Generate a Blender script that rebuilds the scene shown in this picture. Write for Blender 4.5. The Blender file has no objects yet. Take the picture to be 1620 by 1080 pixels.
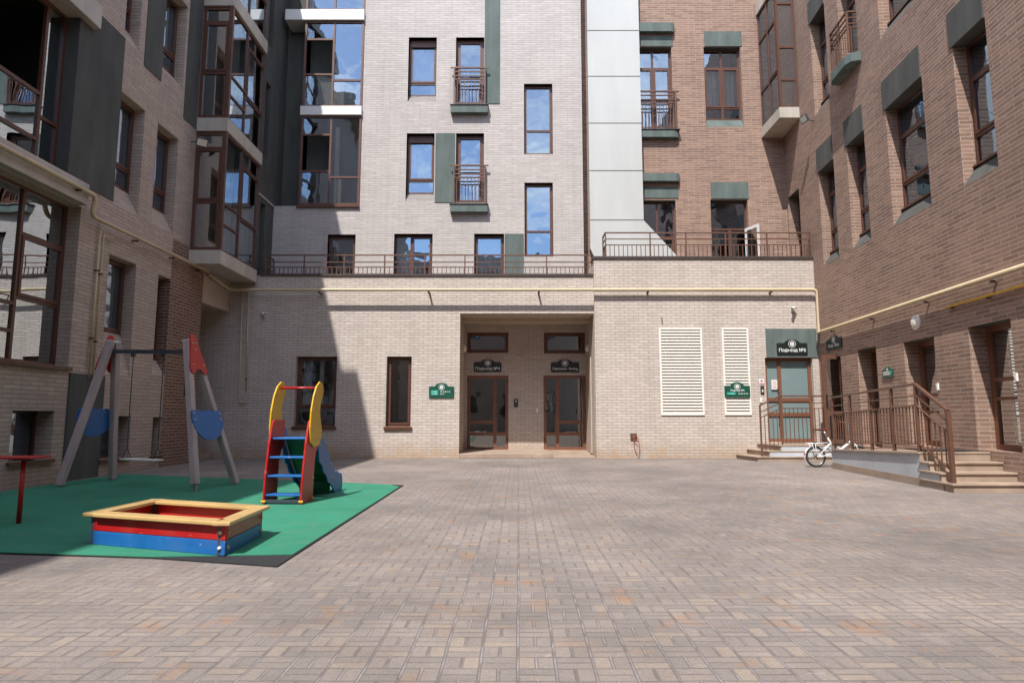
import bpy, math, random
from mathutils import Vector, Matrix

random.seed(7)
SC = bpy.context.scene
COL = SC.collection
# ------------------------------------------------------------------ camera, sky, sun, exposure
F = 1000.0; PITCH = math.radians(6.67); H = 1.16      # focal length in photo pixels (1620 wide), upward tilt, eye height
cd = bpy.data.cameras.new('camera'); cam = bpy.data.objects.new('camera', cd); COL.objects.link(cam)
cd.sensor_width = 36.0; cd.lens = 36.0 * F / 1620.0; cd.clip_end = 500; cd.clip_start = 0.05
cam.location = (0, 0, H); cam.rotation_euler = (math.pi / 2 + PITCH, 0, 0)
SC.camera = cam
SUN = Vector((0.238, 0.60, -1.0)).normalized()        # direction the light travels
W = bpy.data.worlds.new('World'); SC.world = W; W.use_nodes = True
nt = W.node_tree; bg = nt.nodes['Background']
sky = nt.nodes.new('ShaderNodeTexSky'); sky.sky_type = 'NISHITA'; sky.sun_disc = False
sky.sun_elevation = math.asin(-SUN.z); sky.sun_rotation = math.atan2(-SUN.x, -SUN.y) % (2 * math.pi)
sky.air_density = 1.0; sky.dust_density = 0.6; sky.ozone_density = 1.6
# thin high cloud laid over the sky
tc = nt.nodes.new('ShaderNodeTexCoord'); mp = nt.nodes.new('ShaderNodeMapping'); mp.inputs['Scale'].default_value = (1.4, 2.2, 3.2)
nz = nt.nodes.new('ShaderNodeTexNoise'); nz.inputs['Scale'].default_value = 2.6; nz.inputs['Detail'].default_value = 9; nz.inputs['Roughness'].default_value = 0.6
cr = nt.nodes.new('ShaderNodeValToRGB'); cr.color_ramp.elements[0].position = 0.45; cr.color_ramp.elements[1].position = 0.66
cr.color_ramp.elements[1].color = (0.62, 0.62, 0.62, 1)
mx = nt.nodes.new('ShaderNodeMixRGB'); mx.inputs[2].default_value = (10.2, 9.7, 9.0, 1)
nt.links.new(tc.outputs['Generated'], mp.inputs[0]); nt.links.new(mp.outputs[0], nz.inputs['Vector'])
nt.links.new(nz.outputs['Fac'], cr.inputs[0]); nt.links.new(cr.outputs[0], mx.inputs[0])
nt.links.new(sky.outputs[0], mx.inputs[1]); nt.links.new(mx.outputs[0], bg.inputs[0])
bg.inputs[1].default_value = 0.15
sd = bpy.data.lights.new('sun', 'SUN'); so = bpy.data.objects.new('sun', sd); COL.objects.link(so)
sd.energy = 3.4; sd.angle = math.radians(0.55); sd.color = (1.0, 0.965, 0.915)
so.location = (-10, -20, 40); so.rotation_euler = SUN.to_track_quat('-Z', 'Y').to_euler()
SC.view_settings.view_transform = 'Standard'; SC.view_settings.look = 'None'
SC.view_settings.exposure = 0.97; SC.view_settings.gamma = 1.0
SC.render.engine = 'CYCLES'
SC.cycles.max_bounces = 8; SC.cycles.transparent_max_bounces = 12; SC.cycles.use_denoising = True
SC.cycles.caustics_reflective = False; SC.cycles.caustics_refractive = False

# ------------------------------------------------------------------ measuring: photo pixel -> point on a real plane
def ray(x, y):
    a = (x - 810) / F; b = (540 - y) / F
    return (a, math.cos(PITCH) - b * math.sin(PITCH), math.sin(PITCH) + b * math.cos(PITCH))
def gz(x, y, z=0.0):
    d = ray(x, y); t = (z - H) / d[2]
    return d[0] * t, d[1] * t
class Plane:
    """vertical wall plane: local x runs along the wall to the viewer's right, local y goes into the wall, z is up"""
    def __init__(s, ox, oy, ang):
        s.o = Vector((ox, oy, 0)); s.a = ang
        s.u = Vector((math.cos(ang), math.sin(ang), 0)); s.n = Vector((-math.sin(ang), math.cos(ang), 0))
    def uv(s, x, y, d=0.0):
        r = Vector(ray(x, y)); o = s.o + s.n * d
        t = o.dot(s.n) / r.dot(s.n)
        return (r * t - o).dot(s.u), H + r.z * t
    def R(s, x0, y0, x1, y1, d=0.0):
        xm = (x0 + x1) / 2; ym = (y0 + y1) / 2
        return s.uv(x0, ym, d)[0], s.uv(x1, ym, d)[0], s.uv(xm, y1, d)[1], s.uv(xm, y0, d)[1]
    def pt(s, u, d, v): return s.o + s.u * u + s.n * d + Vector((0, 0, v))
XL = -7.95
LW = Plane(XL, 0, math.pi / 2)                 # left building
GP = Plane(-7.24, 0, math.pi / 2)              # grey block beyond its bay
LF = Plane(0, 17.5, 0)                         # low entrance block, left part
RF = Plane(0, 17.35, 0)                        # low entrance block, right part (proud)
NB = Plane(0, 19.7, 0)                         # back of the entrance niche
LU = Plane(0, 18.6, 0)                         # centre building
BF = Plane(0, 19.1, 0)                         # brown building, back facade
RW = Plane(8.45, 17.35, -math.pi / 2 - math.atan(0.075))   # brown building, right wing

# ------------------------------------------------------------------ mesh building
class MB:
    def __init__(s): s.v = []; s.f = []; s.m = []; s.sm = []
    def quad(s, *p, m=0, sm=False):
        b = len(s.v); s.v += [tuple(q) for q in p]; s.f.append(tuple(range(b, b + len(p)))); s.m.append(m); s.sm.append(sm); return s
    def box(s, x0, x1, y0, y1, z0, z1, m=0):
        return s.hexa([(x0, y0, z0), (x1, y0, z0), (x1, y1, z0), (x0, y1, z0), (x0, y0, z1), (x1, y0, z1), (x1, y1, z1), (x0, y1, z1)], m)
    def hexa(s, p, m=0):
        b = len(s.v); s.v += [tuple(q) for q in p]
        for f in ((0, 3, 2, 1), (4, 5, 6, 7), (0, 1, 5, 4), (1, 2, 6, 5), (2, 3, 7, 6), (3, 0, 4, 7)):
            s.f.append(tuple(b + i for i in f)); s.m.append(m); s.sm.append(False)
        return s
    def prism(s, pts, fn, d0, d1, m=0, m_side=None, sm=False):
        """pts: outline in 2D (counter-clockwise), fn(a,b,d) -> 3D"""
        n = len(pts); b = len(s.v)
        s.v += [tuple(fn(a, c, d0)) for a, c in pts] + [tuple(fn(a, c, d1)) for a, c in pts]
        s.f.append(tuple(b + i for i in range(n))); s.m.append(m); s.sm.append(False)
        s.f.append(tuple(b + n + i for i in reversed(range(n)))); s.m.append(m); s.sm.append(False)
        for i in range(n):
            j = (i + 1) % n
            s.f.append((b + i, b + n + i, b + n + j, b + j)); s.m.append(m if m_side is None else m_side); s.sm.append(sm)
        return s
    def beam(s, p0, p1, w, h, up=(0, 0, 1), m=0):
        p0 = Vector(p0); p1 = Vector(p1); t = (p1 - p0).normalized(); up = Vector(up)
        if abs(t.dot(up)) > 0.98: up = Vector((0, 1, 0))
        a = t.cross(up).normalized() * (w / 2); c = a.cross(t).normalized() * (h / 2)
        return s.hexa([p0 - a - c, p0 + a - c, p1 + a - c, p1 - a - c, p0 - a + c, p0 + a + c, p1 + a + c, p1 - a + c], m)
    def tube(s, pts, r, n=10, m=0, closed=False):
        P = [Vector(p) for p in pts]; N = len(P); b = len(s.v)
        rr = r if isinstance(r, (list, tuple)) else [r] * N
        ref = None
        for i in range(N):
            if closed: t = (P[(i + 1) % N] - P[i - 1]).normalized()
            elif i == 0: t = (P[1] - P[0]).normalized()
            elif i == N - 1: t = (P[-1] - P[-2]).normalized()
            else: t = ((P[i + 1] - P[i]).normalized() + (P[i] - P[i - 1]).normalized()).normalized()
            if ref is None: ref = Vector((0, 0, 1)) if abs(t.z) < 0.9 else Vector((1, 0, 0))
            a = (ref - t * ref.dot(t)).normalized(); ref = a; c = t.cross(a)
            for k in range(n):
                q = 2 * math.pi * k / n
                s.v.append(tuple(P[i] + (a * math.cos(q) + c * math.sin(q)) * rr[i]))
        for i in range(N if closed else N - 1):
            j = (i + 1) % N
            for k in range(n):
                l = (k + 1) % n
                s.f.append((b + i * n + k, b + i * n + l, b + j * n + l, b + j * n + k)); s.m.append(m); s.sm.append(True)
        if not closed:
            s.f.append(tuple(b + k for k in reversed(range(n)))); s.m.append(m); s.sm.append(False)
            s.f.append(tuple(b + (N - 1) * n + k for k in range(n))); s.m.append(m); s.sm.append(False)
        return s
    def ball(s, c, r, m=0, nu=10, nv=6, sc=(1, 1, 1)):
        b = len(s.v)
        for i in range(nv + 1):
            ph = math.pi * i / nv
            for k in range(nu):
                th = 2 * math.pi * k / nu
                s.v.append((c[0] + r * sc[0] * math.sin(ph) * math.cos(th), c[1] + r * sc[1] * math.sin(ph) * math.sin(th), c[2] + r * sc[2] * math.cos(ph)))
        for i in range(nv):
            for k in range(nu):
                l = (k + 1) % nu
                s.f.append((b + i * nu + k, b + (i + 1) * nu + k, b + (i + 1) * nu + l, b + i * nu + l)); s.m.append(m); s.sm.append(True)
        return s

def obj(name, mb, mats, parent=None, plane=None, loc=(0, 0, 0), bevel=0.0, solid=False):
    """one mesh object; with a plane, loc is (along, into the wall, up) on it"""
    me = bpy.data.meshes.new(name)
    me.from_pydata(mb.v, [], mb.f)
    for mt in (mats if isinstance(mats, (list, tuple)) else [mats]): me.materials.append(mt)
    me.polygons.foreach_set('material_index', mb.m); me.polygons.foreach_set('use_smooth', mb.sm)
    me.validate(); me.update()
    o = bpy.data.objects.new(name, me); COL.objects.link(o)
    if plane is not None:
        p = plane.pt(*loc); o.rotation_euler = (0, 0, plane.a)
    else: p = Vector(loc)
    if parent is not None:
        o.parent = parent
        if plane is not None:
            pw = Vector(parent['_o']); ra = parent['_a']
            q = p - pw
            o.location = (math.cos(ra) * q.x + math.sin(ra) * q.y, -math.sin(ra) * q.x + math.cos(ra) * q.y, q.z)
            o.rotation_euler = (0, 0, plane.a - ra)
        else: o.location = p
    else: o.location = p
    o['_o'] = tuple(p) if plane is not None or parent is None else (0, 0, 0); o['_a'] = plane.a if plane is not None else 0.0
    if bevel:
        b = o.modifiers.new('soft_edges', 'BEVEL'); b.width = bevel; b.segments = 2; b.limit_method = 'ANGLE'; b.angle_limit = math.radians(40)
    return o
def tag(o, label=None, cat=None, group=None, kind=None):
    if label: o['label'] = label
    if cat: o['category'] = cat
    if group: o['group'] = group
    if kind: o['kind'] = kind
    return o
def thing(name, label, cat, loc=(0, 0, 0), rz=0.0, group=None, plane=None):
    o = bpy.data.objects.new(name, None); COL.objects.link(o); o.empty_display_size = 0.2
    if plane is not None: loc = plane.pt(*loc); rz = plane.a
    o.location = loc; o.rotation_euler = (0, 0, rz); o['_o'] = tuple(loc); o['_a'] = rz
    return tag(o, label, cat, group)

# ------------------------------------------------------------------ materials
class G:
    """small helper round a node tree"""
    def __init__(s, name):
        s.mat = bpy.data.materials.new(name); s.mat.use_nodes = True
        s.t = s.mat.node_tree; s.b = s.t.nodes['Principled BSDF']; s.out = s.t.nodes['Material Output']
    def n(s, typ, **kw):
        x = s.t.nodes.new(typ)
        for k, v in kw.items(): setattr(x, k, v)
        return x
    def l(s, a, b): s.t.links.new(a, b)
    def put(s, sock, v):
        if hasattr(v, 'links') or isinstance(v, bpy.types.NodeSocket): s.l(v, sock)
        else: sock.default_value = v
    def m(s, op, a, b=0.0, c=None):
        x = s.n('ShaderNodeMath', operation=op); s.put(x.inputs[0], a); s.put(x.inputs[1], b)
        if c is not None: s.put(x.inputs[2], c)
        return x.outputs[0]
    def mix(s, f, a, b, blend='MIX'):
        x = s.n('ShaderNodeMixRGB', blend_type=blend); s.put(x.inputs[0], f); s.put(x.inputs[1], col(a)); s.put(x.inputs[2], col(b)); return x.outputs[0]
    def noise(s, vec, scale, detail=4.0, rough=0.55, sc=None):
        if sc:
            mp = s.n('ShaderNodeMapping'); mp.inputs['Scale'].default_value = sc; s.l(vec, mp.inputs[0]); vec = mp.outputs[0]
        x = s.n('ShaderNodeTexNoise'); x.inputs['Scale'].default_value = scale; x.inputs['Detail'].default_value = detail
        x.inputs['Roughness'].default_value = rough; s.l(vec, x.inputs['Vector']); return x.outputs['Fac']
    def ramp(s, v, p0, p1, c0=(0, 0, 0), c1=(1, 1, 1)):
        x = s.n('ShaderNodeValToRGB'); x.color_ramp.elements[0].position = p0; x.color_ramp.elements[1].position = p1
        x.color_ramp.elements[0].color = (*c0, 1); x.color_ramp.elements[1].color = (*c1, 1); s.put(x.inputs[0], v); return x.outputs[0]
    def bump(s, h, strength=0.3, dist=0.01):
        x = s.n('ShaderNodeBump'); x.inputs['Strength'].default_value = strength; x.inputs['Distance'].default_value = dist
        s.l(h, x.inputs['Height']); s.l(x.outputs[0], s.b.inputs['Normal']); return x
    def pos(s): return s.n('ShaderNodeNewGeometry').outputs['Position']
    def ob(s): return s.n('ShaderNodeTexCoord').outputs['Object']
def col(c): return (*c, 1) if isinstance(c, (tuple, list)) and len(c) == 3 else c

def brick(name, c1, c2, mortar, bw, bh, ms, contrast=0.25, dirt=0.0, bias=0.0):
    g = G(name); o = g.ob()
    sx = g.n('ShaderNodeSeparateXYZ'); g.l(o, sx.inputs[0])
    cx = g.n('ShaderNodeCombineXYZ'); g.l(g.m('ADD', sx.outputs[0], sx.outputs[1]), cx.inputs[0]); g.l(sx.outputs[2], cx.inputs[1])
    b = g.n('ShaderNodeTexBrick'); g.l(cx.outputs[0], b.inputs['Vector'])
    b.inputs['Color1'].default_value = col(c1); b.inputs['Color2'].default_value = col(c2); b.inputs['Mortar'].default_value = col(mortar)
    b.inputs['Scale'].default_value = 1.0; b.inputs['Mortar Size'].default_value = ms; b.inputs['Mortar Smooth'].default_value = 0.25
    b.inputs['Brick Width'].default_value = bw; b.inputs['Row Height'].default_value = bh; b.inputs['Bias'].default_value = bias
    n1 = g.noise(cx.outputs[0], 0.7, 5); n2 = g.noise(cx.outputs[0], 14.0, 4, 0.6, (0.35, 1, 1)); n3 = g.noise(g.pos(), 90.0, 3)
    c = g.mix(contrast, b.outputs['Color'], g.ramp(n1, 0.3, 0.7, (0.70, 0.70, 0.71), (1.0, 1.0, 1.0)), 'MULTIPLY')
    c = g.mix(contrast * 1.2, c, g.ramp(n2, 0.25, 0.75, (0.62, 0.60, 0.58), (1.0, 1.0, 1.0)), 'MULTIPLY')
    c = g.mix(0.25, c, g.ramp(n3, 0.2, 0.8, (0.75, 0.75, 0.75), (1, 1, 1)), 'MULTIPLY')
    n4 = g.noise(cx.outputs[0], 2.2, 6, 0.65, (1.0, 0.09, 1.0)); n5 = g.noise(cx.outputs[0], 1.3, 7, 0.7)
    c = g.mix(0.55, c, g.ramp(n4, 0.52, 0.74, (1, 1, 1), (0.80, 0.78, 0.76)), 'MULTIPLY')
    c = g.mix(g.m('MULTIPLY', g.ramp(n5, 0.62, 0.76), 0.16), c, (0.62, 0.58, 0.55))
    foot = g.m('MULTIPLY', g.m('MAXIMUM', g.m('SUBTRACT', 1.0, g.m('DIVIDE', g.m('MAXIMUM', sx.outputs[2], 0.0), 0.42)), 0.0), g.m('MULTIPLY_ADD', n1, 1.2, 0.0))
    c = g.mix(g.m('MULTIPLY', foot, 0.55), c, (0.20, 0.155, 0.125))
    if dirt:
        low = g.m('MULTIPLY', g.m('SUBTRACT', 1.0, g.m('SMOOTH_MIN', g.m('DIVIDE', sx.outputs[2], 0.55), 1.0, 0.2)), dirt)
        low = g.m('MULTIPLY', g.m('MAXIMUM', low, 0.0), g.ramp(g.noise(cx.outputs[0], 3.0, 5), 0.35, 0.7))
        c = g.mix(low, c, (0.42, 0.26, 0.13), 'MIX')
    g.l(c, g.b.inputs['Base Color']); g.b.inputs['Roughness'].default_value = 0.88
    hgt = g.m('SUBTRACT', g.m('MULTIPLY', n2, 0.25), g.m('MULTIPLY', b.outputs['Fac'], 1.0))
    g.bump(hgt, 0.55, 0.006)
    return g.mat
def plain(name, c, rough=0.6, metal=0.0, var=0.25, scale=3.0, fine=60.0, bump=0.12, coat=0.0, streak=False, worn=None):
    g = G(name); p = g.ob()
    n1 = g.noise(p, scale, 6, 0.6, (1, 1, 0.25) if streak else None); n2 = g.noise(p, fine, 4)
    k = 1.0 - var
    cc = g.mix(1.0, c, g.ramp(n1, 0.28, 0.72, (k, k, k), (1.0, 1.0, 1.0)), 'MULTIPLY')
    cc = g.mix(min(1.0, var), cc, g.ramp(n2, 0.25, 0.75, (0.7, 0.7, 0.7), (1.08, 1.08, 1.08)), 'MULTIPLY')
    if worn:
        w1 = g.noise(p, 9.0, 9, 0.72, (1.0, 1.0, 2.5)); w2 = g.noise(g.pos(), 2.4, 4)
        cc = g.mix(g.m('MULTIPLY', g.ramp(w1, 0.60, 0.66), g.ramp(w2, 0.42, 0.60)), cc, worn)
        cc = g.mix(g.m('MULTIPLY', g.ramp(g.noise(p, 5.0, 7, 0.7), 0.5, 0.8), 0.35), cc, (0.12, 0.085, 0.06))
    g.l(cc, g.b.inputs['Base Color']); g.b.inputs['Metallic'].default_value = metal
    g.l(g.m('MULTIPLY_ADD', n1, 0.25, max(0.02, rough - 0.12)), g.b.inputs['Roughness'])
    if coat: g.b.inputs['Coat Weight'].default_value = coat; g.b.inputs['Coat Roughness'].default_value = 0.15
    if bump: g.bump(n2, bump, 0.004)
    return g.mat
def glass(name, refl=0.32, tint=(0.85, 0.89, 0.88), wav=0.35, wsc=0.9, rc=(0.66, 0.82, 1.0)):
    g = G(name); t = g.t
    tr = g.n('ShaderNodeBsdfTransparent'); tr.inputs[0].default_value = col(tint)
    gl = g.n('ShaderNodeBsdfGlossy'); gl.inputs['Roughness'].default_value = 0.0; gl.inputs[0].default_value = col(rc)
    lw = g.n('ShaderNodeLayerWeight'); lw.inputs['Blend'].default_value = 0.25
    fac = g.m('MULTIPLY_ADD', lw.outputs['Fresnel'], 1.0 - refl, refl)
    n = g.noise(g.pos(), wsc, 2, 0.4); bp = g.n('ShaderNodeBump'); bp.inputs['Strength'].default_value = wav; bp.inputs['Distance'].default_value = 0.02
    g.l(n, bp.inputs['Height']); g.l(bp.outputs[0], gl.inputs['Normal'])
    mx = g.n('ShaderNodeMixShader'); g.l(fac, mx.inputs[0]); g.l(tr.outputs[0], mx.inputs[1]); g.l(gl.outputs[0], mx.inputs[2])
    g.l(mx.outputs[0], g.out.inputs[0]); t.nodes.remove(g.b)
    return g.mat

M = {}
M['beige_low'] = brick('beige_block_brick', (0.64, 0.560, 0.495), (0.55, 0.475, 0.42), (0.36, 0.31, 0.275), 0.26, 0.075, 0.008, 0.30, dirt=0.9)
M['beige_up'] = brick('beige_long_brick', (0.59, 0.54, 0.515), (0.51, 0.465, 0.44), (0.43, 0.39, 0.365), 0.38, 0.075, 0.010, 0.35)
M['beige_left'] = brick('beige_left_brick', (0.57, 0.455, 0.38), (0.48, 0.375, 0.31), (0.37, 0.29, 0.24), 0.38, 0.075, 0.010, 0.35)
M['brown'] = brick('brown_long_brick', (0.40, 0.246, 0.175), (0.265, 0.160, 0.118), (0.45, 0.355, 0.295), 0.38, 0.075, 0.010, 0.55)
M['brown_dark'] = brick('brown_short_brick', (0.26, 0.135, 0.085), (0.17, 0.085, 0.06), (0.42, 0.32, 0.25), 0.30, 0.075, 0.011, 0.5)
M['plaster_green'] = plain('green_grey_plaster', (0.135, 0.172, 0.160), 0.9, var=0.45, scale=3.2, fine=55, bump=0.5, streak=True)
M['plaster_grey'] = plain('grey_plaster', (0.105, 0.105, 0.095), 0.9, var=0.5, scale=2.6, fine=45, bump=0.6, streak=True)
M['plaster_beige'] = plain('beige_plaster', (0.50, 0.41, 0.32), 0.85, var=0.15, bump=0.2)
M['slab'] = plain('pale_slab_paint', (0.56, 0.50, 0.43), 0.7, var=0.32, scale=2.6, bump=0.15, streak=True)
M['panel_white'] = plain('white_metal_panel', (0.53, 0.535, 0.515), 0.35, var=0.13, scale=1.3, fine=300, bump=0.02, streak=True)
M['joint'] = plain('panel_joint', (0.10, 0.09, 0.08), 0.8, var=0.1)
M['frame'] = plain('brown_window_frame', (0.120, 0.050, 0.032), 0.42, var=0.2, scale=6, fine=120, bump=0.05)
M['door_frame'] = plain('brown_door_frame', (0.21, 0.088, 0.050), 0.45, var=0.2, scale=6, fine=120, bump=0.05)
M['rail'] = plain('brown_rail_paint', (0.155, 0.073, 0.047), 0.45, var=0.3, scale=8, fine=120, bump=0.06)
M['coping'] = plain('dark_coping', (0.07, 0.05, 0.045), 0.5, var=0.3)
M['glass'] = glass('window_glass', 0.33, wav=0.8, wsc=1.3)
M['glass_left'] = glass('courtyard_window_glass', 0.52, (0.82, 0.86, 0.85), 0.3, 0.9, (0.86, 0.94, 1.0))
M['glass_door'] = glass('shop_door_glass', 0.52, (0.45, 0.47, 0.47), 0.1, 1.2, (0.92, 0.95, 0.97))
M['glass_dark'] = glass('entrance_glass', 0.22, (0.62, 0.60, 0.57), 0.2, 1.6, (0.95, 0.92, 0.88))
M['glass_mat'] = plain('frosted_door_film', (0.20, 0.27, 0.27), 0.25, var=0.12, scale=1.2, bump=0.0, coat=0.6)
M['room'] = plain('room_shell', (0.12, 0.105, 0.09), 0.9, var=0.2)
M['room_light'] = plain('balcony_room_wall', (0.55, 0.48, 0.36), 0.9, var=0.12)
M['curtain'] = plain('curtain_cloth', (0.62, 0.60, 0.58), 0.9, var=0.15, scale=4)
M['sill'] = plain('brown_sill_metal', (0.115, 0.05, 0.03), 0.35, var=0.2, scale=4)
M['granite'] = plain('granite_slab', (0.44, 0.33, 0.25), 0.55, var=0.4, scale=2.2, fine=140, bump=0.1)
M['plinth_white'] = plain('white_plinth_render', (0.54, 0.565, 0.60), 0.85, var=0.28, scale=1.5, bump=0.3)
M['pipe'] = plain('cream_pipe_paint', (0.62, 0.49, 0.31), 0.45, var=0.22, scale=3.0, fine=30, bump=0.08)
M['yellow_pipe'] = plain('yellow_pipe_paint', (0.78, 0.45, 0.02), 0.5, var=0.2)
M['bracket'] = plain('rusty_bracket', (0.14, 0.075, 0.04), 0.8, var=0.4)
M['white'] = plain('white_paint', (0.70, 0.69, 0.66), 0.4, var=0.08, scale=2)
M['louver'] = plain('louvre_enamel', (0.80, 0.77, 0.70), 0.4, var=0.06, scale=2)
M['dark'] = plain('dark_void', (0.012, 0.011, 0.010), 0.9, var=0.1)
M['black'] = plain('black_enamel', (0.014, 0.020, 0.018), 0.35, var=0.2, scale=8, bump=0.03)
M['signgreen'] = plain('green_enamel', (0.012, 0.085, 0.055), 0.35, var=0.2, scale=8, bump=0.03)
M['teal'] = plain('teal_label', (0.01, 0.34, 0.25), 0.4, var=0.05)
M['lettering'] = plain('white_lettering', (0.82, 0.82, 0.80), 0.5, var=0.03, bump=0)
M['steel'] = plain('galvanised_steel', (0.45, 0.46, 0.46), 0.35, metal=0.9, var=0.2)
M['dkmetal'] = plain('dark_grey_metal', (0.06, 0.075, 0.095), 0.4, var=0.25)
M['red'] = plain('red_playground_paint', (0.50, 0.010, 0.012), 0.36, var=0.25, scale=5, fine=90, bump=0.04, coat=0.08, worn=(0.50, 0.30, 0.20))
M['yellow'] = plain('yellow_playground_paint', (0.72, 0.42, 0.012), 0.3, var=0.15, scale=5, fine=90, bump=0.03, coat=0.4, worn=(0.55, 0.42, 0.22))
M['blue'] = plain('blue_playground_paint', (0.014, 0.145, 0.46), 0.42, var=0.28, scale=5, fine=70, bump=0.05, coat=0.05, worn=(0.42, 0.44, 0.48))
M['tan'] = plain('varnished_pine', (0.62, 0.41, 0.17), 0.4, var=0.25, scale=3, fine=50, bump=0.08, coat=0.3)
M['wood'] = plain('weathered_mauve_timber', (0.50, 0.40, 0.395), 0.75, var=0.35, scale=5, fine=40, bump=0.25, streak=True)
M['slidegreen'] = plain('green_slide_panel', (0.02, 0.13, 0.055), 0.4, var=0.2)
M['chain'] = plain('chain_metal', (0.10, 0.10, 0.10), 0.4, metal=0.7, var=0.2)
M['rubber'] = plain('black_rubber', (0.02, 0.02, 0.022), 0.9, var=0.4, scale=30, fine=200, bump=0.5)
M['tyre'] = plain('tyre_rubber', (0.022, 0.02, 0.02), 0.8, var=0.2)
M['leather'] = plain('brown_saddle_leather', (0.13, 0.035, 0.018), 0.5, var=0.2)
M['bike_white'] = plain('white_bicycle_paint', (0.76, 0.76, 0.76), 0.25, var=0.05, coat=0.5)
M['lampglass'] = plain('opal_lamp_glass', (0.72, 0.68, 0.60), 0.2, var=0.05, coat=0.4)
M['cardboard'] = plain('cardboard', (0.42, 0.33, 0.20), 0.9, var=0.15)
M['pink'] = plain('pink_print', (0.75, 0.25, 0.28), 0.6, var=0.05, bump=0)
M['orange'] = plain('orange_cable', (0.38, 0.09, 0.045), 0.5, var=0.1)

def rubber_green():
    g = G('green_rubber_granulate'); p = g.pos()
    n1 = g.noise(p, 0.9, 6); n2 = g.noise(p, 170, 3); n3 = g.noise(p, 5.0, 5)
    c = g.mix(g.ramp(n1, 0.3, 0.7), (0.014, 0.165, 0.090), (0.022, 0.220, 0.128))
    c = g.mix(0.45, c, g.ramp(n2, 0.3, 0.7, (0.55, 0.55, 0.55), (1.15, 1.15, 1.15)), 'MULTIPLY')
    n4 = g.noise(p, 2.2, 9, 0.75, (1, 1.6, 1))
    c = g.mix(g.m('MULTIPLY', g.ramp(n3, 0.48, 0.75), 0.45), c, (0.075, 0.175, 0.125))
    c = g.mix(g.m('MULTIPLY', g.ramp(n4, 0.56, 0.72), 0.40), c, (0.15, 0.20, 0.155))
    c = g.mix(g.m('MULTIPLY', g.ramp(g.noise(p, 1.1, 7, 0.7), 0.55, 0.72), 0.45), c, (0.012, 0.10, 0.062))
    g.l(c, g.b.inputs['Base Color']); g.b.inputs['Roughness'].default_value = 0.88; g.bump(n2, 0.6, 0.004); return g.mat
M['matgreen'] = rubber_green()
def paving():
    g = G('block_paving'); p = g.pos(); T = 0.178; TV = 0.140
    s = g.n('ShaderNodeSeparateXYZ'); g.l(p, s.inputs[0])
    wob = g.m('MULTIPLY', g.m('SUBTRACT', g.noise(p, 0.5, 3), 0.5), 0.05)
    u = g.m('DIVIDE', g.m('ADD', g.m('MULTIPLY_ADD', s.outputs[1], -0.010, s.outputs[0]), wob), T); v = g.m('DIVIDE', g.m('ADD', s.outputs[1], wob), TV)
    iu = g.m('FLOOR', u); iv = g.m('FLOOR', v); fu = g.m('FRACT', u); fv = g.m('FRACT', v)
    par = g.m('FLOORED_MODULO', g.m('ADD', iu, iv), 2.0)
    du = g.m('MINIMUM', fu, g.m('SUBTRACT', 1.0, fu)); dv = g.m('MINIMUM', fv, g.m('SUBTRACT', 1.0, fv))
    ih = g.m('ABSOLUTE', g.m('SUBTRACT', fv, 0.5)); iw = g.m('ABSOLUTE', g.m('SUBTRACT', fu, 0.5))
    inner = g.m('ADD', g.m('MULTIPLY', par, ih), g.m('MULTIPLY', g.m('SUBTRACT', 1.0, par), iw))
    half = g.m('ADD', g.m('MULTIPLY', par, g.m('FLOOR', g.m('MULTIPLY', fv, 2.0))), g.m('MULTIPLY', g.m('SUBTRACT', 1.0, par), g.m('FLOOR', g.m('MULTIPLY', fu, 2.0))))
    dd = g.m('MINIMUM', g.m('MULTIPLY', du, 0.72), g.m('MINIMUM', dv, inner))
    joint = g.n('ShaderNodeMapRange'); joint.interpolation_type = 'SMOOTHSTEP'
    g.l(dd, joint.inputs[0]); joint.inputs[1].default_value = 0.012; joint.inputs[2].default_value = 0.036; joint.inputs[3].default_value = 1.0; joint.inputs[4].default_value = 0.0
    colj = g.n('ShaderNodeMapRange'); colj.interpolation_type = 'SMOOTHSTEP'; g.l(g.m('ADD', du, g.m('MULTIPLY_ADD', g.noise(p, 9.0, 4), 0.03, -0.015)), colj.inputs[0])
    colj.inputs[1].default_value = 0.012; colj.inputs[2].default_value = 0.045; colj.inputs[3].default_value = 1.0; colj.inputs[4].default_value = 0.0
    cv = g.n('ShaderNodeCombineXYZ'); g.l(iu, cv.inputs[0]); g.l(iv, cv.inputs[1]); g.l(half, cv.inputs[2])
    wn = g.n('ShaderNodeTexWhiteNoise'); g.l(cv.outputs[0], wn.inputs['Vector'])
    r = wn.outputs['Value']
    big = g.noise(p, 0.28, 6, 0.6); mid = g.noise(p, 1.1, 6, 0.65); fine = g.noise(p, 120, 4); spots = g.noise(p, 3.4, 4, 0.5)
    patch = g.noise(p, 0.42, 9, 0.68, (1, 0.75, 1)); blot = g.noise(p, 1.7, 8, 0.7); grit = g.noise(p, 38, 6, 0.7)
    tone = g.m('ADD', g.m('MULTIPLY', r, 0.26), g.m('MULTIPLY', patch, 1.15))
    c = g.mix(g.ramp(tone, 0.52, 0.98), (0.300, 0.257, 0.226), (0.198, 0.174, 0.166))
    c = g.mix(g.m('MULTIPLY', g.m('LESS_THAN', r, 0.10), 0.42), c, (0.320, 0.256, 0.200))
    c = g.mix(g.m('MULTIPLY', g.ramp(blot, 0.50, 0.68), 0.40), c, (0.225, 0.180, 0.150))
    c = g.mix(0.95, c, g.ramp(big, 0.33, 0.66, (0.70, 0.69, 0.69), (1.12, 1.11, 1.10)), 'MULTIPLY')
    c = g.mix(0.8, c, g.ramp(mid, 0.3, 0.7, (0.78, 0.78, 0.78), (1.10, 1.09, 1.08)), 'MULTIPLY')
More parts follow.
